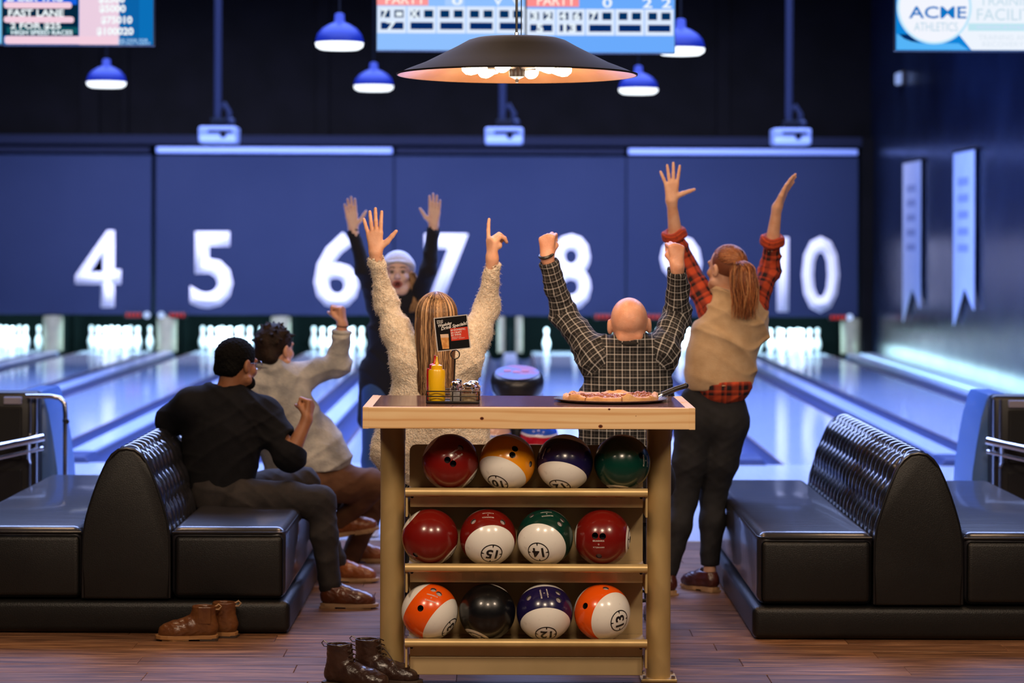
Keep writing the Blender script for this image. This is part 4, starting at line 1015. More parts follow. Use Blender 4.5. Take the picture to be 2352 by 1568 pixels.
ct('$3 DOMESTIC', 14, 6.2, 34, 4.6, 0, .02); ct('$4 CRAFT', 9.5, .2, 25, 4.6, 0, .02); ct('$5 WINE', 8.5, -5.2, 23, 4.6, 0, .02)
ct('SERVED ALL DAY', 9, -10, 22, 2.2); ct('MONDAY - THURSDAY', 13, -13.4, 30, 2.2); ct('PINS', -25, 30.5, 14, 4); ct('BAR', -25, 26.5, 14, 3)
g = P(1022.5, 782, 9.326)
MB().prism([(-8 * k, -17 * k), (7 * k, -18 * k), (9 * k, 12 * k), (-10 * k, 13 * k)], (c0 + ax * (-18 * k) + ay * (-17 * k) + nrm * .0024, ax, ay, nrm), .0004).build('beer_picture', mat('beer', (.55, .22, .05), .4, col2=(.75, .38, .12), nscale=90), t)
MB().prism([(-9 * k, 0), (9 * k, -1 * k), (9 * k, 7 * k), (-10 * k, 8 * k)], (c0 + ax * (-18 * k) + ay * (-8 * k) + nrm * .0029, ax, ay, nrm), .0004).build('foam_picture', mat('foam', (.72, .50, .34), .5), t)

# ================================================================== SHOES AND BOOTS
def leather(nm, c1, c2, rough=.32): return mat(nm, c1, rough, col2=c2, nscale=14, bump=.25, bscale=70, coat=.15)
M['sole_tan'] = mat('sole_tan', (.42, .26, .14), .6); M['sole_dark'] = mat('sole_dark', (.05, .03, .02), .6)
def solemesh(o, fx, fy, fz, L, W, z0, z1, heel=True):
    pts = []
    prof = [(0.0, .0), (.02, .55), (.10, .78), (.28, .72), (.45, .74), (.62, .95), (.78, 1.0), (.90, .82), (.97, .5), (1.0, .0)]
    lft = [(x * L, w_ * W / 2) for x, w_ in prof]; poly = lft + [(x, -y) for x, y in lft[::-1][1:-1]]
    b = MB(); b.prism(poly, (o + fz * z0, fx, fy, fz), z1 - z0, bev=.002)
    return b
def shoe(parent, heel, fdir, upd=V((0, 0, 1)), L=.285, W=.10, m_up=None, m_sole=None, boot=0, laces=True, name='shoe', h=.0045, lace_m=None, label=None, as_thing=None, elastic=None):
    fx = V(fdir).normalized(); fz = V(upd); fz = (fz - fx * fz.dot(fx)).normalized(); fy = fz.cross(fx); o = V(heel)
    if as_thing: t = thing(name, o, as_thing, 'boot' if boot else 'shoe')
    else: t = None
    def G(x, y, z): return o + fx * x + fy * y + fz * z
    s = SDF(h); k = L / .285
    s.cap(G(.045 * k, 0, .052), G(.12 * k, 0, .058), .040, .042, k=.02, flat=(fy, .88))
    s.cap(G(.12 * k, 0, .055), G(.19 * k, 0, .040), .043, .040, k=.03, flat=(fy, .98))
    s.cap(G(.19 * k, .002, .040), G(.235 * k, .0, .036), .038, .034, k=.03, flat=(fy, 1.18))
    s.cap(G(.05 * k, 0, .06), G(.065 * k, 0, .095 + boot * .4), .040, .042, k=.02, flat=(fy, .86))
    if boot:
        s.cap(G(.07 * k, 0, .10), G(.062 * k, 0, .10 + boot), .046, .052, k=.02, flat=(fy, .86))
        s.cap(G(.062 * k, 0, .125), G(.06 * k, 0, .16 + boot), .040, .047, k=.004, flat=(fy, .84), sub=True)
        s.cut(G(.06 * k, 0, .085 + boot), fz + fx * -.03, .12)
    else:
        s.cap(G(.065 * k, 0, .10), G(.06 * k, 0, .16), .032, .036, k=.004, flat=(fy, .86), sub=True)
        s.cut(G(.05 * k, 0, .098), fz, .055)
    s.cut(G(.12, 0, .020), -fz, .3)
    s.disp = lambda X: .0012 * np.sin(X[:, 0] * 170 + 3 * np.sin(X[:, 2] * 90)) * np.sin(X[:, 2] * 130)
    me = s.mesh(relax=1)
    par = t or parent
    up_ = link(name + '_upper' if as_thing else 'shoe', me, par, m_up)
    if label: up_['label'] = label
    p2 = par if as_thing else up_
    b = solemesh(o, fx, fy, fz, L, W, .008, .024); b.build('sole', m_sole, p2)
    # heel block
    MB().prism([(0, .03), (.01, .038), (.075, .036), (.075, -.036), (.01, -.038), (0, -.03)], (o + fz * .001, fx, fy, fz), .010).build('heel', m_sole if not boot else M['sole_dark'], p2)
    MB().prism([(.13 * k, .036), (.2 * k, .046), (.25 * k, .035), (.25 * k, -.035), (.2 * k, -.046), (.13 * k, -.036)], (o + fz * .001, fx, fy, fz), .0075).build('outsole', m_sole, p2)
    if laces:
        lm = lace_m or M['sole_dark']
        b = MB()
        n_l = 5 if not boot else 7
        for i in range(n_l):
            x = (.165 - .015 * i) * k; z = .082 + .0068 * i
            if boot and i > 2: x = (.127 - (i - 2) * .004) * k; z = .096 + (i - 2) * .018
            b.tube([G(x + .006, -.020, z - .006), G(x, 0, z + .004), G(x - .006, .020, z - .006)], .0022, 6)
            b.tube([G(x - .004, -.020, z - .006), G(x + .002, 0, z + .003), G(x + .008, .020, z - .006)], .0022, 6)
        b.build('laces', lm, p2, True)
    if boot:   # pull tab
        q = G(.01 * k, 0, .08 + boot)
        MB().tube([q + fx * .004, q - fx * .012 + fz * .010, q - fx * .022, q - fx * .012 - fz * .012, q + fx * .004 - fz * .012], .0035 if not laces else .0025, 8, closed=False).build('pull_tab', M['sole_tan'] if not laces else m_up, p2, True)
    return t, G
M['tan_boot'] = leather('tan_boot', (.155, .058, .016), (.10, .032, .012)); M['tan_shoe'] = leather('tan_shoe', (.22, .062, .018), (.30, .095, .03)); M['brown_shoe'] = leather('brown_shoe', (.13, .035, .012), (.08, .022, .010)); M['dark_boot'] = leather('dark_boot', (.045, .020, .013), (.025, .011, .008)); M['mary'] = leather('mary', (.085, .018, .014), (.05, .014, .012))
M['rand'] = mat('rand', (.35, .17, .06), .5)
# tan chelsea style boots in front of the left sofa
b1, G = shoe(None, V(((503 - 1160) / F * 10.38, 10.40, 0)), (-1, -.04, 0), m_up=M['tan_boot'], m_sole=M['rand'], boot=.062, laces=False, name='ankle_boot', as_thing='tan ankle boot lying nearer the viewer in front of the left sofa', L=.268)
MB().box(G(.055, .043, .11), (.05, .003, .07), bev=.001).build('elastic_gore', M['tan_boot'], b1)
b2, G = shoe(None, V(((551 - 1160) / F * 10.5, 10.475, 0)), (-1, .12, 0), m_up=M['tan_boot'], m_sole=M['rand'], boot=.066, laces=False, name='ankle_boot', as_thing='tan ankle boot half hidden behind its mate by the sofa', L=.268)
# dark lace up boots bottom centre left
b3, G3 = shoe(None, V(((748 - 1160) / F * 9.33, 9.33, 0)), (.86, -.45, 0), m_up=M['dark_boot'], m_sole=M['sole_dark'], boot=.085, name='lace_up_boot', as_thing='dark brown lace up boot cut by the bottom edge, left of its mate', L=.30, W=.105)
b4, G4 = shoe(None, V(((812 - 1160) / F * 9.42, 9.44, 0)), (.93, -.40, 0), m_up=M['dark_boot'], m_sole=M['sole_dark'], boot=.085, name='lace_up_boot', as_thing='dark brown lace up boot with loose lace against the left post', L=.30, W=.105)
MB().tube([G4(.11, -.02, .14), G4(.14, -.035, .152), G4(.17, -.04, .13), G4(.20, -.045, .095), G4(.215, -.04, .06)], .0022, 6).build('loose_lace', M['sole_dark'], b4, True)
for G_, bt in ((G3, b3), (G4, b4)):
    for i in range(5): MB().sph(G_(.108 - .002 * i, -.024, .10 + .016 * i), .0035, 8, 6).build('eyelet', M['chrome'], bt, True)
# ================================================================== PEOPLE
def nz(v): v = V(v); return v.normalized()
def skinmat(nm, c, c2, rough=.5):
    m = mat(nm, c, rough, col2=c2, nscale=18, bump=.12, bscale=180)
    b = m.node_tree.nodes['Principled BSDF']; b.inputs['Subsurface Weight'].default_value = .12; b.inputs['Subsurface Radius'].default_value = (.02, .008, .004); b.inputs['Subsurface Scale'].default_value = .3
    return m
SK_F = skinmat('skin_fair', (.62, .33, .21), (.70, .42, .30)); SK_M = skinmat('skin_ruddy', (.56, .26, .16), (.66, .36, .25), .42); SK_T = skinmat('skin_tan', (.27, .105, .045), (.34, .15, .075)); SK_C = skinmat('skin_far', (.80, .55, .50), (.85, .62, .58))
M['jeans_dark'] = mat('jeans_dark', (.0045, .005, .008), .85, col2=(.009, .010, .015), nscale=25, bump=.2, bscale=300)
M['jeans_blue'] = mat('jeans_blue', (.03, .09, .30), .8); M['trouser_grey'] = mat('trouser_grey', (.012, .009, .0095), .85, col2=(.021, .0155, .0145), nscale=20, bump=.2, bscale=250)
M['trouser_brown'] = mat('trouser_brown', (.085, .032, .012), .85, col2=(.115, .048, .02), nscale=16, bump=.2, bscale=250)
M['black_knit'] = mat('black_knit', (.0022, .0022, .0038), .9, spec=.25, col2=(.0042, .0042, .0065), nscale=30, bump=.3, bscale=320)
M['cardigan'] = mat('cardigan', (.008, .010, .022), .9)
M['denim_pale'] = mat('denim_pale', (.24, .24, .25), .85, col2=(.50, .48, .45), nscale=9, bump=.35, bscale=90, detail=6)
M['sherpa'] = mat('sherpa', (.60, .50, .38), .95, col2=(.78, .70, .58), nscale=70, bump=1.0, bscale=150, sheen=.3)
M['fleece'] = mat('fleece', (.46, .31, .175), .95, col2=(.54, .38, .23), nscale=16, bump=.3, bscale=220, sheen=.2)
def plaid(nm, period, stops_u, stops_v, base, bump=.25):
    m, nt, b = newmat(nm); N = nt.nodes; L = nt.links; uv = N.new('ShaderNodeUVMap'); uv.uv_map = 'UVMap'; sp = N.new('ShaderNodeSeparateXYZ'); L.new(uv.outputs[0], sp.inputs[0])
    outs = []
    for i, st in ((0, stops_u), (1, stops_v)):
        d = N.new('ShaderNodeMath'); d.operation = 'DIVIDE'; d.inputs[1].default_value = period; L.new(sp.outputs[i], d.inputs[0])
        f = N.new('ShaderNodeMath'); f.operation = 'FRACT'; L.new(d.outputs[0], f.inputs[0])
        r = N.new('ShaderNodeValToRGB'); r.color_ramp.interpolation = 'LINEAR'
        e = r.color_ramp.elements; e[0].position = st[0][0]; e[0].color = (*st[0][1], 1); e[1].position = st[-1][0]; e[1].color = (*st[-1][1], 1)
        for p_, c_ in st[1:-1]: x = e.new(p_); x.color = (*c_, 1)
        L.new(f.outputs[0], r.inputs[0]); outs.append(r.outputs[0])
    mx = N.new('ShaderNodeMixRGB'); mx.inputs[0].default_value = .5; L.new(outs[0], mx.inputs[1]); L.new(outs[1], mx.inputs[2]); L.new(mx.outputs[0], b.inputs['Base Color'])
    b.inputs['Roughness'].default_value = .85
    tc = N.new('ShaderNodeTexCoord'); n2 = N.new('ShaderNodeTexNoise'); n2.inputs['Scale'].default_value = 35; L.new(tc.outputs['Object'], n2.inputs['Vector'])
    bp = N.new('ShaderNodeBump'); bp.inputs['Strength'].default_value = bump; bp.inputs['Distance'].default_value = .01; L.new(n2.outputs[0], bp.inputs['Height']); L.new(bp.outputs[0], b.inputs['Normal'])
    return m
k0, g0, w0_, t0_ = (.002, .002, .003), (.007, .007, .008), (.42, .42, .42), (.13, .12, .12)
st = [(0, k0), (.34, k0), (.38, w0_), (.48, w0_), (.52, k0), (.60, g0), (.74, g0), (.78, k0), (.88, t0_), (.92, k0), (1.0, k0)]
M['plaid_grey'] = plaid('plaid_grey', .032, st, st, k0)
ro, rd, rk = (.50, .060, .016), (.22, .018, .010), (.008, .005, .008)
st2 = [(0, ro), (.30, ro), (.34, rk), (.44, rk), (.48, rd), (.60, ro), (.64, rk), (.86, rk), (.90, rd), (1, ro)]
M['plaid_red'] = plaid('plaid_red', .085, st2, st2, ro)
M['hair_black'] = mat('hair_black', (.003, .0027, .0027), .9, bump=.9, bscale=130, spec=.12); M['hair_brown'] = mat('hair_brown', (.010, .005, .003), .7, spec=.2, col2=(.022, .011, .007), nscale=30, bump=.6, bscale=70)
M['beanie'] = mat('beanie', (.72, .72, .80), .9, bump=.6, bscale=80); M['mouth'] = mat('mouth', (.10, .01, .012), .5); M['eye_white'] = mat('eye_white', (.16, .12, .10), .3); M['lips'] = mat('lips', (.45, .09, .08), .5)
def strandmat(nm, cols):
    m, nt, b = newmat(nm); N = nt.nodes; L = nt.links; a = N.new('ShaderNodeUVMap'); a.uv_map = 'UVMap'; sp = N.new('ShaderNodeSeparateXYZ'); L.new(a.outputs[0], sp.inputs[0])
    r = N.new('ShaderNodeValToRGB'); e = r.color_ramp.elements; e[0].color = (*cols[0], 1); e[1].color = (*cols[-1], 1)
    for i, c_ in enumerate(cols[1:-1]): x = e.new((i + 1) / (len(cols) - 1)); x.color = (*c_, 1)
    L.new(sp.outputs[0], r.inputs[0]); L.new(r.outputs[0], b.inputs['Base Color']); b.inputs['Roughness'].default_value = .38; b.inputs['Anisotropic'].default_value = .5
    return m
M['hair_blonde'] = strandmat('hair_blonde', [(.028, .012, .006), (.11, .05, .024), (.46, .27, .13), (.74, .50, .28)]); M['hair_base'] = mat('hair_base', (.10, .045, .022), .6)
M['hair_red'] = strandmat('hair_red', [(.08, .020, .008), (.26, .075, .024), (.50, .18, .06), (.70, .36, .15)]); M['hair_red_base'] = mat('hair_red_base', (.17, .05, .02), .6)

def hand(S_, w_, d, n, t, curls=((10, 10, 10),) * 4, spread=(.12, .03, -.08, -.24), thumb=((.5, .85, .1), (.75, .65, .1)), sc=1.0):
    """w wrist, d hand axis, n the side the palm faces, t the thumb side"""
    d = nz(d); t = V(t); t = nz(t - d * t.dot(d)); n0 = V(n); n = d.cross(t); n = n if n.dot(n0) > 0 else -n; w_ = V(w_)
    mcp = [(.088, .027), (.093, .009), (.089, -.009), (.080, -.026)]
    ln = [(.044, .026, .021), (.048, .030, .022), (.044, .028, .021), (.035, .021, .018)]
    S_.cap(w_, w_ + d * .02 * sc, .022 * sc, .020 * sc, k=.02, flat=(n, .75))
    for (a, b_), L3, cu, sp in zip(mcp, ln, curls, spread):
        base = w_ + (d * a + t * b_) * sc
        S_.cap(w_ + (d * .012 + t * b_ * .45) * sc, base, .0155 * sc, .0115 * sc, k=.014)
        ang = 0; p = base; r = .0095 * sc
        dd = nz(d + t * sp)
        for L_, c_ in zip(L3, cu):
            ang += math.radians(c_); v = dd * math.cos(ang) + n * math.sin(ang); q = p + v * L_ * sc
            S_.cap(p, q, r, r * .90, k=.0035); p = q; r *= .90
    if curls[2][0] > 45: S_.cap(w_ + (d * .068 + n * .020 + t * .014) * sc, w_ + (d * .066 + n * .020 - t * .020) * sc, .017 * sc, k=.012)
    b0 = w_ + (d * .022 + t * .016) * sc; p = b0; r = .0155 * sc
    for i, (cd, L_) in enumerate(zip((thumb[0], thumb[1], thumb[1]), (.045, .034, .026))):
        v = nz(d * cd[0] + t * cd[1] + n * cd[2]); q = p + v * L_ * sc
        S_.cap(p, q, r, r * .80, k=.010 if i == 0 else .005); p = q; r *= .80
OPEN = ((8, 8, 6),) * 4
FIST = ((78, 95, 60), (80, 95, 60), (82, 95, 60), (84, 95, 60))
TH_FIST = ((.75, .35, .75), (.25, -.55, .75))
def head(S_, c, f, u, sc=1.0, face=True, jaw=0):
    f = nz(f); u = V(u); u = nz(u - f * u.dot(f)); r = f.cross(u); c = V(c)
    R = np.array([r, f, u])       # rows are axes
    def G(x, y, z): return c + (r * x + f * y + u * z) * sc
    S_.ell(G(0, -.012, .022), np.array((.077, .097, .088)) * sc, R, k=.02)
    S_.ell(G(0, .022, -.045), np.array((.060, .070, .078)) * sc, R, k=.03)
    S_.cap(G(-.022, .052, -.098 - jaw), G(.022, .052, -.098 - jaw), .022 * sc, k=.03)
    for s in (-1, 1):
        S_.ell(G(.083 * s, -.008, -.012), np.array((.013, .019, .033)) * sc, R, k=.006)
        S_.ell(G(.094 * s, -.002, -.010), np.array((.006, .010, .018)) * sc, R, k=.004, sub=True)
        S_.cap(G(.064 * s, .02, -.075), G(.045 * s, .05, -.095 - jaw * .7), .018 * sc, .016 * sc, k=.03)
        if face:
            S_.ell(G(.031 * s, .098, .000), np.array((.017, .014, .011)) * sc, R, k=.010, sub=True)
            S_.cap(G(.012 * s, .088, .017), G(.045 * s, .076, .019), .009 * sc, k=.012)
            S_.cap(G(.042 * s, .070, -.035), G(.05 * s, .055, -.03), .016 * sc, k=.02)
    if face:
        S_.cap(G(0, .086, .004), G(0, .107, -.034), .007 * sc, .012 * sc, k=.010)
        for s in (-1, 1): S_.ell(G(.012 * s, .098, -.036), np.array((.008, .010, .007)) * sc, R, k=.006)
        S_.cap(G(-.018, .083, -.060 - 0), G(.018, .083, -.060), .007 * sc, k=.006)
        S_.cap(G(-.016, .080, -.076 - jaw), G(.016, .080, -.076 - jaw), .0075 * sc, k=.006)
        if jaw: S_.ell(G(0, .088, -.068 - jaw * .5), np.array((.019, .022, .008 + jaw * .55)) * sc, R, k=.005, sub=True)
    return G, (r, f, u)
def wr(amp, sc=1.0, seed=0.0, axis=None):
    """cloth folds"""
    def f(X):
        x, y, z = [X[:, i] * sc + seed for i in range(3)]
        rg = lambda ph: (1 - np.abs(np.sin(ph))) ** 2.2
        m1 = .5 + .5 * np.sin(x * 9 + z * 7 + 2 * np.sin(y * 8 + seed)); m2 = .5 + .5 * np.sin(z * 13 - x * 6 + seed * 2 + y * 5); m3 = .5 + .5 * np.sin(x * 15 + z * 12 - y * 9)
        return -amp * 1.15 * (rg(z * 27 + x * 14 + 1.6 * np.sin(x * 11 + y * 9)) * m1 + rg(x * 20 - z * 24 + 1.4 * np.sin(z * 10 + seed)) * m2 + .6 * rg(z * 52 + 2.2 * np.sin(x * 18 + y * 14)) * m3 - .45)
        a = np.sin(z * 38 + 2.2 * np.sin(x * 17 + seed) + 1.6 * np.sin(y * 13)); b_ = np.sin(x * 31 - z * 22 + 2.0 * np.sin(z * 11 + seed) + y * 9)
        c_ = np.sin((x + z) * 55 + 2 * np.sin(y * 20 + x * 9))
        return amp * (.55 * (1 - 2 * np.abs(a)) + .45 * (1 - 2 * np.abs(b_)) * .8 + .18 * c_)
    return f
def arr(*v): return [V(q) for q in v]
def limb(S_, pts, rs, k=.03, panel=0, flat=None):
    off = 0
    for i in range(len(pts) - 1):
        S_.cap(pts[i], pts[i + 1], rs[i], rs[i + 1], k=k, panel=panel, flat=flat); S_.pr[-1]['off'] = off; off += (V(pts[i + 1]) - V(pts[i])).length
def cuff(S_, w_, e, r_in, depth=.03, rad=.07):
    """clean sleeve end at w (elbow side e), hollow round the wrist"""
    w_, e = V(w_), V(e); d = nz(w_ - e)
    S_.cut(w_, d, rad); S_.cap(w_ - d * depth, w_ + d * .05, r_in, k=.003, sub=True)
def torso(S_, pel, chest, neck, sl, sr, fwd, rp, rw, rc, fl=.66, rs=.055, k=.05, panel=0):
    pel, chest, neck, sl, sr = arr(pel, chest, neck, sl, sr); waist = pel.lerp(chest, .45)
    S_.cap(pel, waist, rp, rw, k=k, flat=(fwd, fl), panel=panel); S_.cap(waist, chest, rw, rc, k=k, flat=(fwd, fl), panel=panel)
    sm = (sl + sr) / 2
    S_.cap(chest, chest.lerp(sm, .75), rc, rc * .80, k=k, flat=(fwd, fl), panel=panel)
    S_.cap(sl, sm + (neck - sm) * .35, rs, rs * 1.15, k=k, flat=(fwd, .95), panel=panel); S_.cap(sr, sm + (neck - sm) * .35, rs, rs * 1.15, k=k, flat=(fwd, .95), panel=panel)
def person(loc, label): return thing('person', loc, label, 'person')
def eyes(t, G, body, sc=1.0):
    for s in (-1, 1): MB().sph(G(.031 * s, .0795, .001), .0125 * sc, 12, 8).build('eye', M['eye_white'], t, True)

def build_body(t, skin, pieces): return link('body', join_meshes(pieces), t, skin, True)
def strands(t, name, m, gen, n, r=.0016, seg=12, parent=None):
    """gen(i) -> list of points and a shade 0..1"""
    vs, fs, uvs = [], [], []
    for i in range(n):
        pts, sh = gen(i); base = len(vs); m_ = len(pts)
        for j, p in enumerate(pts):
            tg = nz(pts[min(j + 1, m_ - 1)] - pts[max(j - 1, 0)]); a = tg.orthogonal().normalized(); b_ = tg.cross(a)
            rr = r * (1 if j < m_ - 2 else .4)
            for k in range(3): q = 2 * PI * k / 3 + i; vs.append(p + (a * math.cos(q) + b_ * math.sin(q)) * rr)
        for j in range(m_ - 1):
            for k in range(3):
                k2 = (k + 1) % 3; fs.append((base + 3 * j + k, base + 3 * j + k2, base + 3 * j + 3 + k2, base + 3 * j + 3 + k)); uvs += [(sh, j / m_)] * 4
    me = bpy.data.meshes.new(name); me.from_pydata([tuple(v) for v in vs], [], fs)
    ul = me.uv_layers.new(name='UVMap'); ul.data.foreach_set('uv', [c for u in uvs for c in u])
    return link(name, me, parent or t, m, True)

# ------------------------------------------------------------ E: bald man in grey plaid shirt, back view, arms up
t = person((.53, 10.32, 0), 'bald person in a black and white plaid shirt, both fists up behind the table')
Yp = 10.32
hc = P(1446, 741, Yp); fw = nz((.03, 1, .10)); up = nz((-.04, -.12, 1))
shL, shR = P(1374, 826, Yp), P(1520, 812, Yp); shL.y += .02; shR.y += .02
elL, elR = P(1296, 722, Yp + .18), P(1556, 722, Yp + .20)
wL, wR = P(1257, 592, Yp + .08), P(1556, 612, Yp + .07)
neck = P(1446, 800, Yp + .005); chest = P(1444, 905, Yp + .02); pel = V((.50, Yp + .05, .72))
S1 = SDF(.0045); G, ax3 = head(S1, hc, fw, up, 1.0, True); S1.cap(G(0, -.02, -.05), neck + V((0, .0, -.06)), .054, .060, k=.03)
S1.cap(G(-.03, -.06, -.055), G(.03, -.06, -.055), .026, k=.02); 
h1 = SDF(.0038); hand(h1, wL, (-.02, -.05, 1), (.35, .9, 0), (.8, -.25, 0), FIST, (0, 0, 0, 0), TH_FIST); dL = nz(wL - elL); h1.cap(wL, wL - dL * .13, .024, .036, k=.02)
h2 = SDF(.0038); hand(h2, wR, (-.05, -.05, 1), (-.35, .9, 0), (-.8, -.25, 0), FIST, (0, 0, 0, 0), TH_FIST); dR = nz(wR - elR); h2.cap(wR, wR - dR * .13, .026, .036, k=.02)
tr = SDF(.02); torso(tr, pel, chest, neck, shL, shR, fw, .12, .11, .13, .6, .045); limb(tr, [shL, elL, wL - dL * .05], [.05, .042, .032]); limb(tr, [shR, elR, wR - dR * .05], [.05, .042, .032])
kneeL, kneeR = V((.36, 10.78, .56)), V((.66, 10.78, .56)); hipL, hipR = V((.41, Yp + .05, .68)), V((.60, Yp + .05, .68)); ankL, ankR = V((.34, 10.86, .12)), V((.68, 10.86, .12))
for a, b_, c_ in ((hipL, kneeL, ankL), (hipR, kneeR, ankR)): limb(tr, [a, b_, c_], [.07, .05, .04])
build_body(t, SK_M, [S1.mesh(), h1.mesh(), h2.mesh(), tr.mesh()]); eyes(t, G, None)
s = SDF(.0062); torso(s, V((.50, Yp + .04, .74)), chest, neck, shL, shR, fw, .178, .178, .180, .62, .062, k=.06)
limb(s, [shL, elL, wL - dL * .005], [.074, .055, .043], k=.045, panel=1); limb(s, [shR, elR, wR - dR * .005], [.074, .056, .044], k=.045, panel=2)
s.cap(G(-.028, -.035, -.088), G(.028, -.035, -.088), .060, k=.012, panel=0); s.disp = wr(.0085, 1.0, .3)
cuff(s, wL - dL * .012, elL, .030); cuff(s, wR - dR * .012, elR, .031)
link('plaid_shirt', s.mesh(uv=(1, 0, 0)), t, M['plaid_grey'], True)
MB().tube([G(.066 * math.cos(a), -.03 + .058 * math.sin(a), -.088 + .012 * -math.sin(a)) for a in [2 * PI * k / 28 for k in range(28)]], .012, 10, closed=True).build('shirt_collar', M['plaid_grey'], t, True)
wb = MB(); wc = wL - dL * .006; q = dL.orthogonal().normalized(); q2 = dL.cross(q)
wb.tube([wc + dL * .020 + (q * math.cos(a) + q2 * math.sin(a)) * .0285 for a in [2 * PI * k / 24 for k in range(24)]], .007, 8, closed=True); wb.build('wrist_band', M['black_plastic'], t, True)
s = SDF(.012)
s.cap(V((.40, Yp + .05, .69)), V((.61, Yp + .05, .69)), .12, k=.05)
for a, b_, c_ in ((hipL, kneeL, ankL), (hipR, kneeR, ankR)): limb(s, [a, b_, c_], [.095, .072, .055], k=.04)
link('trousers', s.mesh(), t, M['jeans_dark'], True)
for a in (ankL, ankR): shoe(t, V((a.x, a.y - .05, .0)), (0, 1, 0), m_up=M['brown_shoe'], m_sole=M['sole_dark'], h=.007)
def stool(x, y, h, lab):
    t = thing('stool', (x, y, 0), lab, 'stool')
    MB().lathe([(0, h - .05), (.16, h - .05), (.175, h - .035), (.175, h - .012), (.15, h), (0, h + .002)], (x, y, 0), 32).build('seat', M['leather'], t, True)
    for k in range(4):
        a = PI / 4 + k * PI / 2; MB().cyl((x + .12 * math.cos(a), y + .12 * math.sin(a), h - .05), (x + .19 * math.cos(a), y + .19 * math.sin(a), .002), .012, seg=10).build('leg', M['dark_metal'], t, smooth=True)
    MB().tube([(x + .168 * math.cos(a), y + .168 * math.sin(a), .2) for a in [2 * PI * k / 24 for k in range(24)]], .008, 8, closed=True).build('foot_ring', M['dark_metal'], t, True)
stool(.505, Yp + .05, .575, 'black padded stool under the bald person in plaid')

# ------------------------------------------------------------ D: woman in cream sweater, long blonde hair
t = person((-.31, 10.36, 0), 'person with long blonde hair in a fuzzy cream sweater, back turned and arms raised')
Yp = 10.36
hc = P(1003, 733, Yp); fw = nz((0, 1, .06)); up = nz((0, -.08, 1))
shL, shR = P(940, 832, Yp), P(1066, 826, Yp); elL, elR = P(886, 694, Yp + .12), P(1120, 706, Yp + .14)
wL, wR = P(863, 590, Yp + .05), P(1131, 604, Yp + .06)
neck = P(1003, 800, Yp); chest = P(1000, 905, Yp + .02); pel = V((-.30, Yp + .05, .70))
S1 = SDF(.0045); G, ax3 = head(S1, hc, fw, up, .96); S1.cap(G(0, -.02, -.05), neck + V((0, 0, -.05)), .046, .05, k=.03)
dL = nz(wL - elL); dR = nz(wR - elR)
h1 = SDF(.0034); hand(h1, wL + V((0, 0, .012)), (-.06, -.02, 1), (.25, .95, 0), (.95, -.2, 0), ((4, 5, 5), (2, 4, 4), (3, 5, 5), (6, 6, 6)), (.08, -.01, -.10, -.30), ((.55, .75, .1), (.75, .75, .0)), 1.0); h1.cap(wL + V((0, 0, .012)), wL - dL * .10, .0225, .032, k=.02)
h2 = SDF(.0034); hand(h2, wR + V((0, 0, .008)), (-.03, -.02, 1), (.85, .52, 0), (-.52, .85, 0), ((2, 4, 4), (62, 62, 30), (58, 66, 30), (50, 60, 30)), (.04, 0, -.05, -.1), ((.7, .3, .7), (.75, -.3, .6)), 1.0); h2.cap(wR + V((0, 0, .02)), wR - dR * .10, .0225, .032, k=.02)
tr = SDF(.02); torso(tr, pel, chest, neck, shL, shR, fw, .12, .10, .12, .6, .04); limb(tr, [shL, elL, wL - dL * .05], [.045, .038, .03]); limb(tr, [shR, elR, wR - dR * .05], [.045, .038, .03])
hipL, hipR = V((-.40, Yp + .06, .67)), V((-.21, Yp + .06, .67)); kneeL, kneeR = V((-.43, 10.82, .58)), V((-.16, 10.84, .58)); ankL, ankR = V((-.43, 10.93, .12)), V((-.16, 10.92, .12))
for a, b_, c_ in ((hipL, kneeL, ankL), (hipR, kneeR, ankR)): limb(tr, [a, b_, c_], [.065, .045, .036])
build_body(t, SK_F, [S1.mesh(), h1.mesh(), h2.mesh(), tr.mesh()]); eyes(t, G, None, .96)
s = SDF(.0065); torso(s, V((-.305, Yp + .04, .78)), chest, neck, shL, shR, fw, .205, .185, .170, .66, .060, k=.06)
limb(s, [shL, shL.lerp(elL, .5), elL, wL - dL * .0], [.076, .060, .043, .034], k=.05, panel=1); limb(s, [shR, shR.lerp(elR, .5), elR, wR], [.076, .064, .050, .034], k=.05, panel=2)
s.cap(P(905, 985, Yp), P(895, 1040, Yp + .02), .07, .075, k=.06); s.cap(P(1085, 960, Yp), P(1092, 1040, Yp + .02), .06, .07, k=.06)
fold = wr(.0065, .8, 1.7)
s.disp = lambda X: fold(X) + .0026 * np.sin(X[:, 0] * 310 + 5 * np.sin(X[:, 2] * 140)) * np.sin(X[:, 2] * 290 + 4 * np.sin(X[:, 0] * 170)) * np.sin(X[:, 1] * 270)
s.cap(V((hc.x - .06, hc.y, neck.z + .01)), V((hc.x + .06, hc.y, neck.z + .01)), .05, k=.03)
cuff(s, wL + dL * .004, elL, .027); cuff(s, wR + dR * .004, elR, .027)
link('fuzzy_sweater', s.mesh(relax=0), t, M['sherpa'], True)
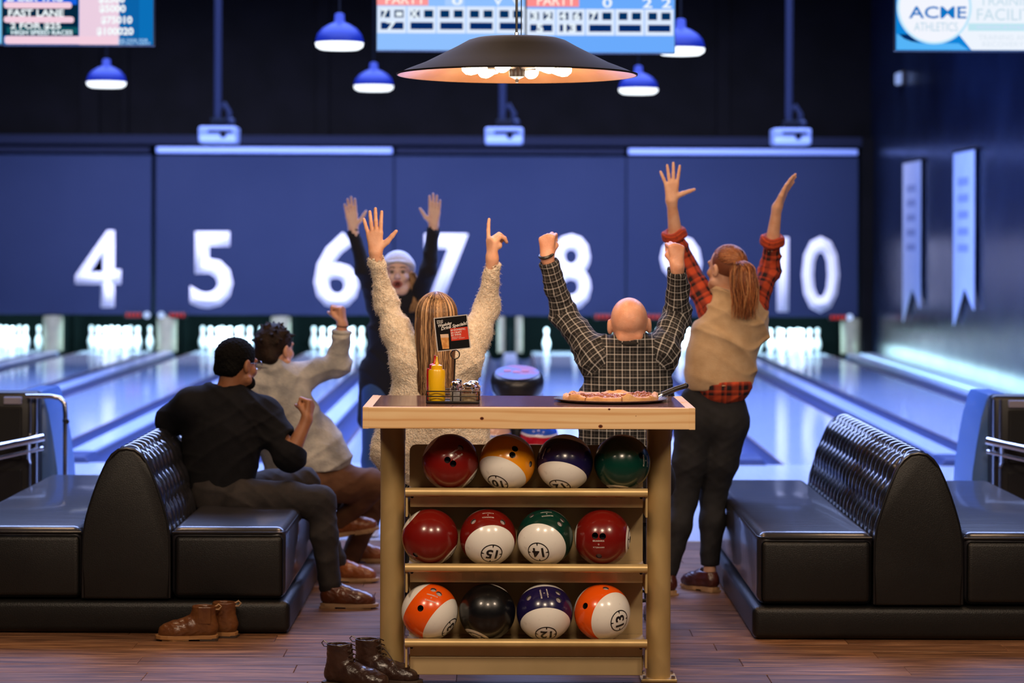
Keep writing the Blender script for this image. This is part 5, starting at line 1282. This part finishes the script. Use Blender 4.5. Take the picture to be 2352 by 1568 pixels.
# fuzz standing off the wool
sw = t.children[-1].data
vn = len(sw.vertices); co = np.empty(vn * 3); sw.vertices.foreach_get('co', co); co = co.reshape(-1, 3); nr = np.empty(vn * 3); sw.vertices.foreach_get('normal', nr); nr = nr.reshape(-1, 3)
org = wloc(t)
pick = np.random.RandomState(3).choice(vn, 9000, replace=vn < 9000)
def fz_(i):
    k = pick[i]; p = V(co[k]) + org; n_ = V(nr[k]); d = nz(n_ + V((random.uniform(-.8, .8), random.uniform(-.8, .8), random.uniform(-.9, .5)))); L_ = random.uniform(.004, .009)
    return [p - n_ * .002, p + d * L_ * .6, p + d * L_ + V((random.uniform(-.004, .004), 0, -.003))], random.random()
M['wool'] = strandmat('wool', [(.55, .45, .34), (.66, .57, .45), (.80, .73, .62)])
tag(strands(t, 'wool_fuzz', M['wool'], fz_, 9000, .0009), kind='stuff')
s = SDF(.012); s.cap(hipL, hipR, .11, k=.05)
for a, b_, c_ in ((hipL, kneeL, ankL), (hipR, kneeR, ankR)): limb(s, [a, b_, c_], [.088, .065, .048], k=.04)
link('trousers', s.mesh(), t, M['jeans_dark'], True)
shoe(t, V((ankL.x, ankL.y - .05, 0)), (0, 1, 0), m_up=M['black_plastic'], m_sole=M['sole_tan'], h=.007); shoe(t, V((ankR.x, ankR.y - .05, 0)), (0, 1, 0), m_up=M['black_plastic'], m_sole=M['sole_tan'], h=.007)
stool(-.305, Yp + .06, .575, 'black padded stool under the blonde person')
# long hair
s = SDF(.006); Gh = G
s.ell(G(0, -.018, .022), np.array((.081, .099, .090)), np.array(ax3), k=.02)
s.cap(G(-.035, -.075, -.03), G(-.038, -.105, -.30), .050, .040, k=.03, flat=((0, 1, 0), .6)); s.cap(G(.035, -.075, -.03), G(.040, -.105, -.30), .050, .040, k=.03, flat=((0, 1, 0), .6)); s.cap(G(0, -.08, -.03), G(0, -.112, -.33), .055, .05, k=.03, flat=((0, 1, 0), .6))
s.cut(G(0, .035, -.02), (0, 1, -.25), .3)
hb = link('hair', s.mesh(), t, M['hair_base'], True)
def hgen(i):
    a = random.uniform(-1.12, 1.12); x = math.sin(a * 1.45); lead = random.random() ** .6
    y0_ = math.cos(a * 1.45); tilt = random.uniform(.3, 1.0)
    pts = []
    crown = G(random.gauss(0, .012), -.01, .118); rad = 1.0 + random.uniform(-.01, .06)
    for j in range(7):
        u = j / 6; el = (1 - u) * PI / 2 * tilt + 0; 
        p = G(.088 * x * math.cos(el) * rad, -.018 - .106 * y0_ * math.cos(el) * rad, .022 + .096 * math.sin(el) * rad)
        pts.append(p)
    x_end = x * random.uniform(.070, .092); L_ = random.uniform(.26, .36)
    for j in range(1, 7):
        u = j / 6; wv_ = .003 * math.sin(u * 7 + i)
        pts.append(G(.088 * x * rad * (1 - u) + x_end * u + wv_, -.018 - .106 * y0_ * rad - .045 * u * (1 - .2 * abs(x)) , .022 - (L_ + .0) * u))
    band = .48 + .12 * math.sin(a * 13) + .14 * math.sin(a * 37 + 1)
    return pts, min(.98, max(.02, band + random.gauss(0, .30)))
strands(t, 'hair_strands', M['hair_blonde'], hgen, 3400, .0012, parent=hb)

# ------------------------------------------------------------ F: standing woman with ponytail, fleece vest
t = person((1.05, 11.95, 0), 'standing person with a ginger ponytail, tan fleece vest over red plaid shirt, arms raised')
Yp = 11.9
hc = P(1668, 612, Yp); fw = nz((-.62, .78, .10)); up = nz((.04, -.12, 1))
shL, shR = P(1636, 708, Yp), P(1732, 706, Yp); shL.y += .03; shR.y += .03
elL, elR = P(1578, 612, Yp + .10), P(1768, 618, Yp + .14); wL, wR = P(1542, 466, Yp), P(1784, 478, Yp + .03)
neck = P(1676, 672, Yp + .01); chest = P(1676, 770, Yp + .01); pel = P(1640, 940, Yp)
cL, cR = P(1548, 535, Yp + .045), P(1774, 548, Yp + .075)
S1 = SDF(.0045); G, ax3 = head(S1, hc, fw, up, .97); S1.cap(G(0, -.02, -.05), neck + V((0, 0, -.06)), .046, .052, k=.03)
dL = nz(wL - elL); dR = nz(wR - elR)
h1 = SDF(.0036); hand(h1, wL + V((0, 0, .01)), (0, -.02, 1), (.1, 1, 0), (1, 0, 0), ((3, 4, 4),) * 4, (.16, .0, -.14, -.42), ((.42, .95, 0), (.35, 1, 0)), .98); h1.cap(wL + V((0, 0, .01)), cL - dL * .06, .0235, .039, k=.02)
h2 = SDF(.0036); hand(h2, wR + V((0, 0, .005)), (.42, -.05, .9), (.85, .30, -.4), (-.35, -.93, .1), ((4, 6, 5),) * 4, (.04, .0, -.04, -.08), ((.95, .35, .05), (1, .12, 0)), .98); h2.cap(wR + V((0, 0, .005)), cR - dR * .06, .0235, .038, k=.02)
tr = SDF(.02); torso(tr, pel, chest, neck, shL, shR, nz((-.1, 1, 0)), .13, .105, .12, .62, .04); limb(tr, [shL, elL, cL], [.045, .040, .036]); limb(tr, [shR, elR, cR], [.045, .040, .036])
hipL, hipR = P(1598, 975, Yp), P(1672, 975, Yp); kneeL, kneeR = P(1574, 1145, Yp - .02), P(1640, 1140, Yp + .05); ankL, ankR = P(1536, 1318, Yp - .10), P(1633, 1292, Yp + .02)
for a, b_, c_ in ((hipL, kneeL, ankL), (hipR, kneeR, ankR)): limb(tr, [a, b_, c_], [.07, .05, .036])
an = SDF(.006); an.cap(ankR + V((0, 0, .05)), ankR + V((0, .0, -.10)), .030, .032); an.cap(ankL + V((0, 0, .05)), ankL + V((0, .0, -.08)), .030, .032)
build_body(t, SK_F, [S1.mesh(), h1.mesh(), h2.mesh(), tr.mesh(), an.mesh()]); eyes(t, G, None, .97)
s = SDF(.0065); limb(s, [shL + V((.05, 0, -.04)), shL, elL, cL], [.075, .066, .050, .044], k=.04, panel=1); limb(s, [shR + V((-.05, 0, -.04)), shR, elR, cR], [.075, .066, .050, .043], k=.04, panel=2)
s.disp = wr(.0075, 1.1, 2.1); cuff(s, cL, elL, .034); cuff(s, cR, elR, .034)
link('plaid_sleeves', s.mesh(uv=(1, 0, 0)), t, M['plaid_red'], True)
for c_, d_, w_ in ((cL, dL, .050), (cR, dR, .049)):
    q = d_.orthogonal().normalized(); q2 = d_.cross(q); rc = SDF(.0055)
    pr = [c_ + d_ * (.006 + .004 * math.sin(3 * a)) + (q * math.cos(a) + q2 * math.sin(a)) * (w_ + .004 * math.sin(2 * a + 1)) for a in [2 * PI * k / 16 for k in range(16)]]
    for i in range(16): rc.cap(pr[i], pr[(i + 1) % 16], .0125, k=.012, panel=3)
    for i in range(16): rc.cap(pr[i] - d_ * .022, pr[(i + 1) % 16] - d_ * .022, .0125, k=.014, panel=3)
    link('rolled_cuff', rc.mesh(uv=(1, 0, 0)), t, M['plaid_red'], True)
s = SDF(.007); s.ell(P(1660, 876, Yp), (.150, .135, .128), k=.02); s.cut(P(1650, 872, Yp), (0, 0, 1), .4); s.disp = wr(.006, 1.2, .9)
link('plaid_shirt_tail', s.mesh(uv=(1, 0, 0)), t, M['plaid_red'], True)
s = SDF(.0068); vf = nz((-.1, 1, 0))
s.cap(P(1651, 862, Yp), P(1656, 815, Yp), .176, .166, k=.05, flat=(vf, .74)); s.cap(P(1656, 815, Yp), P(1680, 745, Yp), .166, .186, k=.05, flat=(vf, .70)); s.cap(P(1652, 712, Yp + .02), P(1722, 716, Yp + .02), .075, .085, k=.06, flat=(vf, 1)); s.cap(P(1668, 686, Yp + .01), P(1690, 690, Yp + .01), .062, .062, k=.03)
s.cap(shL + V((-.035, -.02, -.0)), shL + V((-.10, 0, .12)), .068, k=.012, sub=True); s.cap(shR + V((.060, -.0, .03)), shR + V((.13, 0, .15)), .062, k=.012, sub=True)
s.cap(G(0, -.02, -.06), G(0, -.02, -.02), .055, k=.01, sub=True)
s.cap(P(1650, 880, Yp) - V((.05, 0, 0)), P(1650, 880, Yp) + V((.05, 0, 0)), .128, k=.006, flat=((0, 0, 1), .07)); s.cap(P(1650, 686, Yp - .03), P(1702, 690, Yp - .03), .036, k=.012)
s.cut(P(1650, 893, Yp), (0.02, 0, -1), .4); s.disp = wr(.017, .50, 4.2)
link('fleece_vest', s.mesh(), t, M['fleece'], True)
s = SDF(.0075); s.cap(P(1604, 965, Yp), P(1668, 962, Yp), .118, .118, k=.05, flat=(vf, .88)); s.cap(P(1615, 915, Yp), P(1662, 912, Yp), .10, .10, k=.05, flat=(vf, .8))
for a, b_, c_, r3 in ((hipL, kneeL, ankL, .045), (hipR, kneeR, ankR, .047)): limb(s, [a, a.lerp(b_, .5) + V((0, -.01, 0)), b_, b_.lerp(c_, .35) + V((0, -.02, 0)), c_], [.100, .086, .064, .062, r3], k=.03)
s.cut(ankL + V((0, 0, -.01)), (0, 0, -1), .09); s.cut(ankR + V((0, 0, -.01)), (0, 0, -1), .09); s.disp = wr(.0030, 1.2, .2)
link('black_jeans', s.mesh(), t, M['jeans_dark'], True)
shoe(t, V((ankR.x + .03, ankR.y - .055, 0)), (-.62, .78, 0), m_up=M['mary'], m_sole=M['sole_tan'], L=.25, W=.088, name='shoe')
shoe(t, V((ankL.x + .02, ankL.y - .055, 0)), (-.3, .9, 0), m_up=M['mary'], m_sole=M['sole_tan'], L=.25, W=.088, name='shoe')
s = SDF(.0055); s.ell(G(0, -.022, .026), np.array((.080, .092, .087)), np.array(ax3), k=.02); s.cut(G(0, .045, 0), ax3[1] + ax3[2] * .25, .3)
hb = link('hair', s.mesh(), t, M['hair_red_base'], True)
pt = G(-.012, -.100, .050); pdir = nz(V((-.05, -.9, 0)))
def fgen(i):
    if i < 1000:   # scalp hair swept to the tie
        a = random.uniform(0, 2 * PI); e = random.uniform(.0, 1.0)
        s0 = V((math.sin(a), .55 * math.cos(a) + .1, .25 + .85 * abs(math.cos(a * .5)) - .5 * e)); s0.normalize()
        p0 = V((.086 * s0.x, -.022 + .097 * s0.y, .026 + .092 * s0.z)); p1 = V((0, -.108, .048)); pts = []
        for j in range(9):
            u = j / 8; q = p0.lerp(p1, u) - V((0, -.022, .026)); n_ = math.sqrt((q.x / .0865) ** 2 + (q.y / .0985) ** 2 + (q.z / .0925) ** 2); q = q / max(n_, .3) + V((0, -.022, .026)); pts.append(G(*q))
        return pts, min(1, max(0, .42 + random.gauss(0, .28)))
    a = random.uniform(0, 2 * PI); rr = math.sqrt(random.random()); ox, oy = rr * math.cos(a), rr * math.sin(a)
    L_ = random.uniform(.17, .29); cl = random.choice((-1.6, -.6, .3, 1.2, 2.0)); pts = []
    for j in range(11):
        u = j / 10; wd = .014 + .060 * math.sin(min(1, u * 1.35) * PI * .5) * (1 - .40 * u)
        out = .05 * math.sin(min(1, u * 2.5) * PI / 2)
        p = pt + pdir * out + V((.026 * math.sin(u * 2.2) + wd * ox + .012 * u * cl + .007 * math.sin(7 * u + cl * 3), wd * .7 * oy - .01 * u, .02 * math.sin(u * PI) * (u < .5) - L_ * u ** 1.15))
        pts.append(p)
    return pts, min(1, max(0, .45 + .12 * math.sin(ox * 7 + 1) + random.gauss(0, .30)))
strands(t, 'ponytail', M['hair_red'], fgen, 2100, .0013, parent=hb)

# ------------------------------------------------------------ A: man in black sweater on the left sofa
t = person((-1.28, 11.55, 0), 'person with short black hair in a black sweater sitting on the left sofa')
Yp = 11.55
hc = P(546, 836, Yp); fw = nz((.68, .72, -.10)); up = nz((.10, .10, 1))
shL, shR = P(438, 930, Yp - .02), P(610, 952, Yp + .02); elL, elR = P(392, 968, Yp + .10), P(668, 1048, Yp - .10); wR = P(705, 968, Yp - .05)
neck = P(520, 893, Yp); chest = P(512, 990, Yp); pel = P(505, 1135, Yp - .02); tf = nz((.45, .9, 0))
S1 = SDF(.0045); G, ax3 = head(S1, hc, fw, up, 1.0); S1.cap(G(0, -.025, -.05), neck + V((0, 0, -.05)), .052, .060, k=.03)
dR = nz(wR - elR)
h1 = SDF(.0038); hand(h1, wR, nz(dR + V((-.15, 0, .2))), (-.75, .6, .2), (-.3, -.8, .45), FIST, (0, 0, 0, 0), TH_FIST); cuR = elR.lerp(wR, .28); h1.cap(wR, cuR - dR * .03, .027, .041, k=.02)
tr = SDF(.02); torso(tr, pel, chest, neck, shL, shR, tf, .13, .12, .14, .6, .05); limb(tr, [shL, elL], [.05, .045]); limb(tr, [shR, elR, cuR], [.05, .045, .038])
hipL, hipR = P(510, 1142, Yp + .10), P(560, 1150, Yp - .10); kneeR = P(738, 1152, Yp - .15); ankR = P(762, 1352, Yp - .21)
kneeL = P(700, 1110, Yp + .36); ankL = P(775, 1290, Yp + .52)
for a, b_, c_ in ((hipL, kneeL, ankL), (hipR, kneeR, ankR)): limb(tr, [a, b_, c_], [.07, .05, .04])
build_body(t, SK_T, [S1.mesh(), h1.mesh(), tr.mesh()]); eyes(t, G, None)
s = SDF(.0068); torso(s, pel + V((0, 0, .02)), chest, neck + V((0, 0, -.04)), shL, shR, tf, .165, .168, .182, .66, .066, k=.07)
limb(s, [shL, elL, elL + V((.03, .22, -.02))], [.078, .066, .05], k=.04); limb(s, [shR, elR, cuR], [.082, .070, .053], k=.05)
s.disp = wr(.0055, .8, .8); cuff(s, cuR, elR, .043, .02); s.cap(neck + V((0, 0, -.03)), neck + V((.01, .02, .06)), .066, .075, k=.008, sub=True)
link('black_sweater', s.mesh(), t, M['black_knit'], True)
s = SDF(.0078); s.cap(pel, pel + V((.06, 0, .0)), .150, .13, k=.05, flat=(tf, .85))
for a, b_, c_ in ((hipL, kneeL, ankL), (hipR, kneeR, ankR)): limb(s, [a, a.lerp(b_, .6), b_, b_.lerp(c_, .4), c_], [.105, .088, .070, .062, .052], k=.035)
s.disp = wr(.0050, 1.1, 2.9); s.cut(ankL + V((0, 0, -.02)), (0, 0, -1), .1); s.cut(ankR + V((0, 0, -.02)), (0, 0, -1), .1)
link('dark_trousers', s.mesh(), t, M['trouser_grey'], True)
shoe(t, V((P(738, 1390, 11.33).x, 11.33, 0)), (1, -.08, 0), m_up=M['brown_shoe'], m_sole=M['sole_tan'], lace_m=M['black_plastic'], L=.275)
shoe(t, V((P(742, 1330, 12.2).x + .02, 12.20, 0)), (1, -.1, 0), m_up=M['tan_shoe'], m_sole=M['sole_tan'], L=.27)
s = SDF(.0052); s.ell(G(0, -.018, .030), np.array((.086, .103, .092)), np.array(ax3), k=.02); s.cap(G(-.040, -.070, -.035), G(.040, -.070, -.035), .032, k=.03)
s.cut(G(0, .058, .02), ax3[1] - ax3[2] * .25, .3); s.cap(G(-.12, .03, -.035), G(.12, .03, -.035), .036, k=.01, sub=True)
s.disp = lambda X: .0035 * np.sin(X[:, 0] * 210) * np.sin(X[:, 1] * 190 + 2) * np.sin(X[:, 2] * 200 + 1)
link('hair', s.mesh(relax=0), t, M['hair_black'], True)
s = SDF(.0055); s.cap(G(-.045, .045, -.09), G(.045, .045, -.09), .030, k=.02); s.cap(G(.062, .03, -.07), G(.03, .07, -.10), .014, k=.02); s.cap(G(-.062, .03, -.07), G(-.03, .07, -.10), .014, k=.02)
link('beard', s.mesh(), t, M['hair_black'], True)
b = MB()
for sx in (-1, 1): b.tube([G(.033 * sx + .022 * math.cos(a), .108, -.002 + .022 * math.sin(a)) for a in [2 * PI * k / 20 for k in range(20)]], .0012, 6, closed=True)
for sx in (-1, 1): b.tube([G(.055 * sx, .106, .004), G(.082 * sx, .06, .006), G(.086 * sx, .0, .004)], .0012, 6)
b.tube([G(-.011, .109, .002), G(0, .112, .006), G(.011, .109, .002)], .0012, 6); b.build('glasses', M['chrome'], t, True)

# ------------------------------------------------------------ B: man in pale denim jacket, fist up
t = person((-1.1, 12.55, 0), 'person with tousled dark hair in a pale denim jacket, one fist punched up')
Yp = 12.6
hc = P(634, 800, Yp); fw = nz((.62, .78, .02)); up = nz((.06, 0, 1))
shL, shR = P(582, 892, Yp - .02), P(693, 868, Yp + .02); elR = P(778, 838, Yp + .08); wR = P(787, 748, Yp + .06); elL = P(575, 990, Yp + .2)
neck = P(625, 850, Yp); chest = P(648, 950, Yp); pel = P(690, 1080, Yp); tf = nz((.55, .84, 0))
S1 = SDF(.005); G, ax3 = head(S1, hc, fw, up, 1.0); S1.cap(G(0, -.025, -.05), neck + V((0, 0, -.05)), .052, .058, k=.03)
dR = nz(wR - elR)
h1 = SDF(.004); hand(h1, wR, nz(dR + V((-.15, 0, 0))), (-.9, .3, 0), (-.3, -.9, 0), FIST, (0, 0, 0, 0), TH_FIST, 1.0); h1.cap(wR, wR - dR * .08, .027, .036, k=.02)
tr = SDF(.022); torso(tr, pel, chest, neck, shL, shR, tf, .13, .12, .14, .6, .05); limb(tr, [shR, elR, wR - dR * .05], [.05, .045, .034])
hipL, hipR = P(690, 1120, Yp + .12), P(700, 1112, Yp - .10); kneeR = P(862, 1112, Yp - .02); ankR = P(785, 1198, Yp + .06)
kneeL = P(868, 1140, Yp + .25); ankL = P(808, 1280, Yp + .28)
for a, b_, c_ in ((hipL, kneeL, ankL), (hipR, kneeR, ankR)): limb(tr, [a, b_, c_], [.07, .05, .036])
build_body(t, SK_M, [S1.mesh(), h1.mesh(), tr.mesh()]); eyes(t, G, None)
s = SDF(.0075); torso(s, pel + V((.02, 0, .03)), chest, neck + V((0, 0, -.03)), shL, shR, tf, .235, .195, .185, .66, .068, k=.06)
limb(s, [shR, elR, wR - dR * .01], [.078, .058, .044], k=.045); limb(s, [shL, elL, P(640, 1060, Yp + .35)], [.085, .068, .05], k=.05)
s.cap(G(-.04, -.04, -.105), G(.04, -.04, -.105), .060, k=.012); s.cap(P(745, 985, Yp - .02), P(778, 1050, Yp - .05), .06, .07, k=.06)
s.cut(pel + V((.05, 0, -.00)), (.05, 0, -1), .5); s.disp = wr(.0105, .75, 5.1); cuff(s, wR - dR * .02, elR, .031)
jk = link('denim_jacket', s.mesh(), t, M['denim_pale'], True)
MB().tube([G(.070 * math.cos(a), -.035 + .064 * math.sin(a), -.100 - .012 * math.sin(a)) for a in [2 * PI * k / 28 for k in range(28)]], .015, 10, closed=True).build('jacket_collar', M['denim_pale'], jk, True)
q = dR.orthogonal().normalized(); q2 = dR.cross(q)
MB().tube([wR - dR * .035 + (q * math.cos(a) + q2 * math.sin(a)) * .044 for a in [2 * PI * k / 20 for k in range(20)]], .012, 8, closed=True).build('jacket_cuff', M['denim_pale'], jk, True)
MB().tube([wR - dR * .004 + (q * math.cos(a) + q2 * math.sin(a)) * .030 for a in [2 * PI * k / 20 for k in range(20)]], .005, 6, closed=True).build('leather_bracelet', M['brown_shoe'], t, True)
s = SDF(.008); s.cap(pel + V((0, 0, -.06)), pel + V((.08, 0, -.08)), .13, .12, k=.05)
for a, b_, c_ in ((hipL, kneeL, ankL), (hipR, kneeR, ankR)): limb(s, [a, a.lerp(b_, .6), b_, b_.lerp(c_, .4), c_], [.115, .095, .074, .064, .054], k=.03)
s.disp = wr(.0055, 1.1, 7.3)
link('brown_trousers', s.mesh(), t, M['trouser_brown'], True)
shoe(t, P(772, 1236, Yp + .06), (1, .0, .16), V((-.16, 0, 1)), m_up=M['tan_shoe'], m_sole=M['sole_tan'], L=.235, W=.095, laces=True)
shoe(t, V((P(790, 1300, 12.95).x, 12.95, 0)), (1, -.05, 0), m_up=M['tan_shoe'], m_sole=M['sole_tan'], L=.27)
s = SDF(.0055); s.ell(G(0, -.020, .032), np.array((.088, .105, .094)), np.array(ax3), k=.02); s.cap(G(-.045, -.080, -.045), G(.045, -.080, -.045), .038, k=.03)
s.cut(G(0, .062, .02), ax3[1] - ax3[2] * .2, .3); s.cap(G(-.12, .03, -.03), G(.12, .03, -.03), .034, k=.01, sub=True)
for i in range(60):
    d = V((random.gauss(0, 1), random.gauss(-.2, .8), abs(random.gauss(.5, .7)))).normalized(); p = G(.080 * d.x, -.02 + .095 * d.y, .030 + .085 * d.z)
    tip = p + (ax3[0] * d.x + ax3[1] * d.y + ax3[2] * d.z) * .022 + ax3[0] * random.uniform(-.02, .02) + ax3[1] * random.uniform(-.01, .02)
    s.cap(p, tip, .012, .005, k=.010)
link('hair', s.mesh(relax=0), t, M['hair_brown'], True)

# ------------------------------------------------------------ C: woman far away on the approach, facing the camera
t = person((-.62, 14.2, 0), 'shouting person in a white beanie and dark cardigan facing us, arms raised')
Yp = 14.2
hc = P(914, 628, Yp); fw = nz((.02, -1, .10)); up = nz((0, .06, 1))
shR, shL = P(868, 702, Yp), P(956, 694, Yp); elR, elL = P(840, 640, Yp - .05), P(985, 622, Yp - .05); wR, wL = P(811, 528, Yp - .10), P(996, 520, Yp - .10)
elR = P(836, 622, Yp - .12); elL = P(984, 622, Yp - .12)
neck = P(914, 676, Yp); chest = P(912, 760, Yp); pel = P(905, 880, Yp)
S1 = SDF(.0055); G, ax3 = head(S1, hc, fw, up, .98, jaw=.018); S1.cap(G(0, -.02, -.05), neck + V((0, 0, -.06)), .047, .052, k=.03)
dR = nz(wR - elR); dL = nz(wL - elL)
h1 = SDF(.0045); hand(h1, wR, (-.12, 0, 1), (.3, -1, 0), (1, .1, 0), ((6, 6, 6),) * 4, (.04, 0, -.04, -.1), ((.6, .75, .1), (.8, .6, .1)), .98); h1.cap(wR, wR - dR * .08, .024, .032, k=.02)
h2 = SDF(.0045); hand(h2, wL, (.04, 0, 1), (-.3, -1, 0), (-1, .1, 0), ((6, 6, 6),) * 4, (.04, 0, -.04, -.1), ((.6, .7, .1), (.8, .55, .1)), .98); h2.cap(wL, wL - dL * .08, .024, .032, k=.02)
hipR, hipL = P(868, 905, Yp), P(938, 905, Yp); kneeR, kneeL = P(858, 1060, Yp - .02), P(940, 1060, Yp - .05); ankR, ankL = P(856, 1195, Yp), P(946, 1195, Yp)
tr = SDF(.022); torso(tr, pel, chest, neck, shR, shL, fw, .125, .105, .12, .62, .04); limb(tr, [shR, elR, wR - dR * .05], [.045, .04, .032]); limb(tr, [shL, elL, wL - dL * .05], [.045, .04, .032])
for a, b_, c_ in ((hipL, kneeL, ankL), (hipR, kneeR, ankR)): limb(tr, [a, b_, c_], [.07, .05, .036])
build_body(t, SK_C, [S1.mesh(), h1.mesh(), h2.mesh(), tr.mesh()]); eyes(t, G, None, .98)
MB().sph(G(0, .070, -.078), (.018, .018, .016), 14, 10).build('mouth', M['mouth'], t, True)
s = SDF(.009); torso(s, pel + V((0, 0, -.12)), chest, neck + V((0, 0, -.04)), shR, shL, fw, .165, .150, .150, .68, .058, k=.06)
limb(s, [shR, elR, wR - dR * .01], [.062, .046, .037], k=.04); limb(s, [shL, elL, wL - dL * .01], [.062, .046, .037], k=.04)
s.cap(P(850, 850, Yp + .02), P(846, 965, Yp + .05), .06, .065, k=.05); s.cap(P(970, 850, Yp + .02), P(975, 965, Yp + .05), .05, .055, k=.05)
s.disp = wr(.007, .8, 6.2); cuff(s, wR, elR, .028); cuff(s, wL, elL, .028); link('dark_cardigan', s.mesh(), t, M['cardigan'], True)
s = SDF(.010); s.cap(P(880, 905, Yp), P(928, 905, Yp), .105, k=.05)
for a, b_, c_ in ((hipL, kneeL, ankL), (hipR, kneeR, ankR)): limb(s, [a, b_, c_], [.092, .064, .048], k=.03)
link('blue_jeans', s.mesh(), t, M['jeans_blue'], True)
for a in (ankL, ankR): shoe(t, V((a.x, a.y + .05, 0)), (0, -1, 0), m_up=M['white'], m_sole=M['white'], L=.25, h=.008)
s = SDF(.006); s.ell(G(0, -.022, .045), np.array((.092, .108, .092)), np.array(ax3), k=.02); s.cap(G(-.05, .02, .035), G(.05, .02, .035), .052, k=.03); s.cut(G(0, .03, .026), ax3[1] * .5 - ax3[2], .3)
for i in range(20):
    a0, a1 = 2 * PI * i / 20, 2 * PI * (i + 1) / 20
    s.cap(G(.083 * math.cos(a0), -.012 + .100 * math.sin(a0), .040 + .010 * math.sin(a0)), G(.083 * math.cos(a1), -.012 + .100 * math.sin(a1), .040 + .010 * math.sin(a1)), .015, k=.008)
s.cap(G(.082, -.02, .02), G(.086, -.02, -.06), .016, .012, k=.02); s.cap(G(-.082, -.02, .02), G(-.086, -.02, -.06), .016, .012, k=.02)
link('beanie', s.mesh(), t, M['beanie'], True)
def cgen(i):
    sx = random.choice((-1, 1)); x0 = sx * random.uniform(.055, .100); y0_ = random.uniform(-.04, .035); pts = []
    for j in range(9):
        u = j / 8; pts.append(G(x0 + sx * (.035 * math.sin(u * 2.6) + .005 * math.sin(11 * u + i)), y0_ + .05 * u, .0 - random.uniform(.95, 1.05) * .23 * u))
    return pts, random.uniform(.3, .95)
hb = strands(t, 'hair', M['hair_blonde'], cgen, 420, .0035)
for sx in (-1, 1): MB().tube([G(.016 * sx, .096, .024), G(.034 * sx, .093, .029), G(.05 * sx, .082, .024)], .003, 6).build('eyebrow', M['hair_base'], t, True)
MB().tube([G(.024 * math.cos(a), .092, -.070 + (.022 if math.sin(a) < 0 else .014) * math.sin(a)) for a in [2 * PI * k / 20 for k in range(20)]], .0045, 6, closed=True).build('lips', M['lips'], t, True)
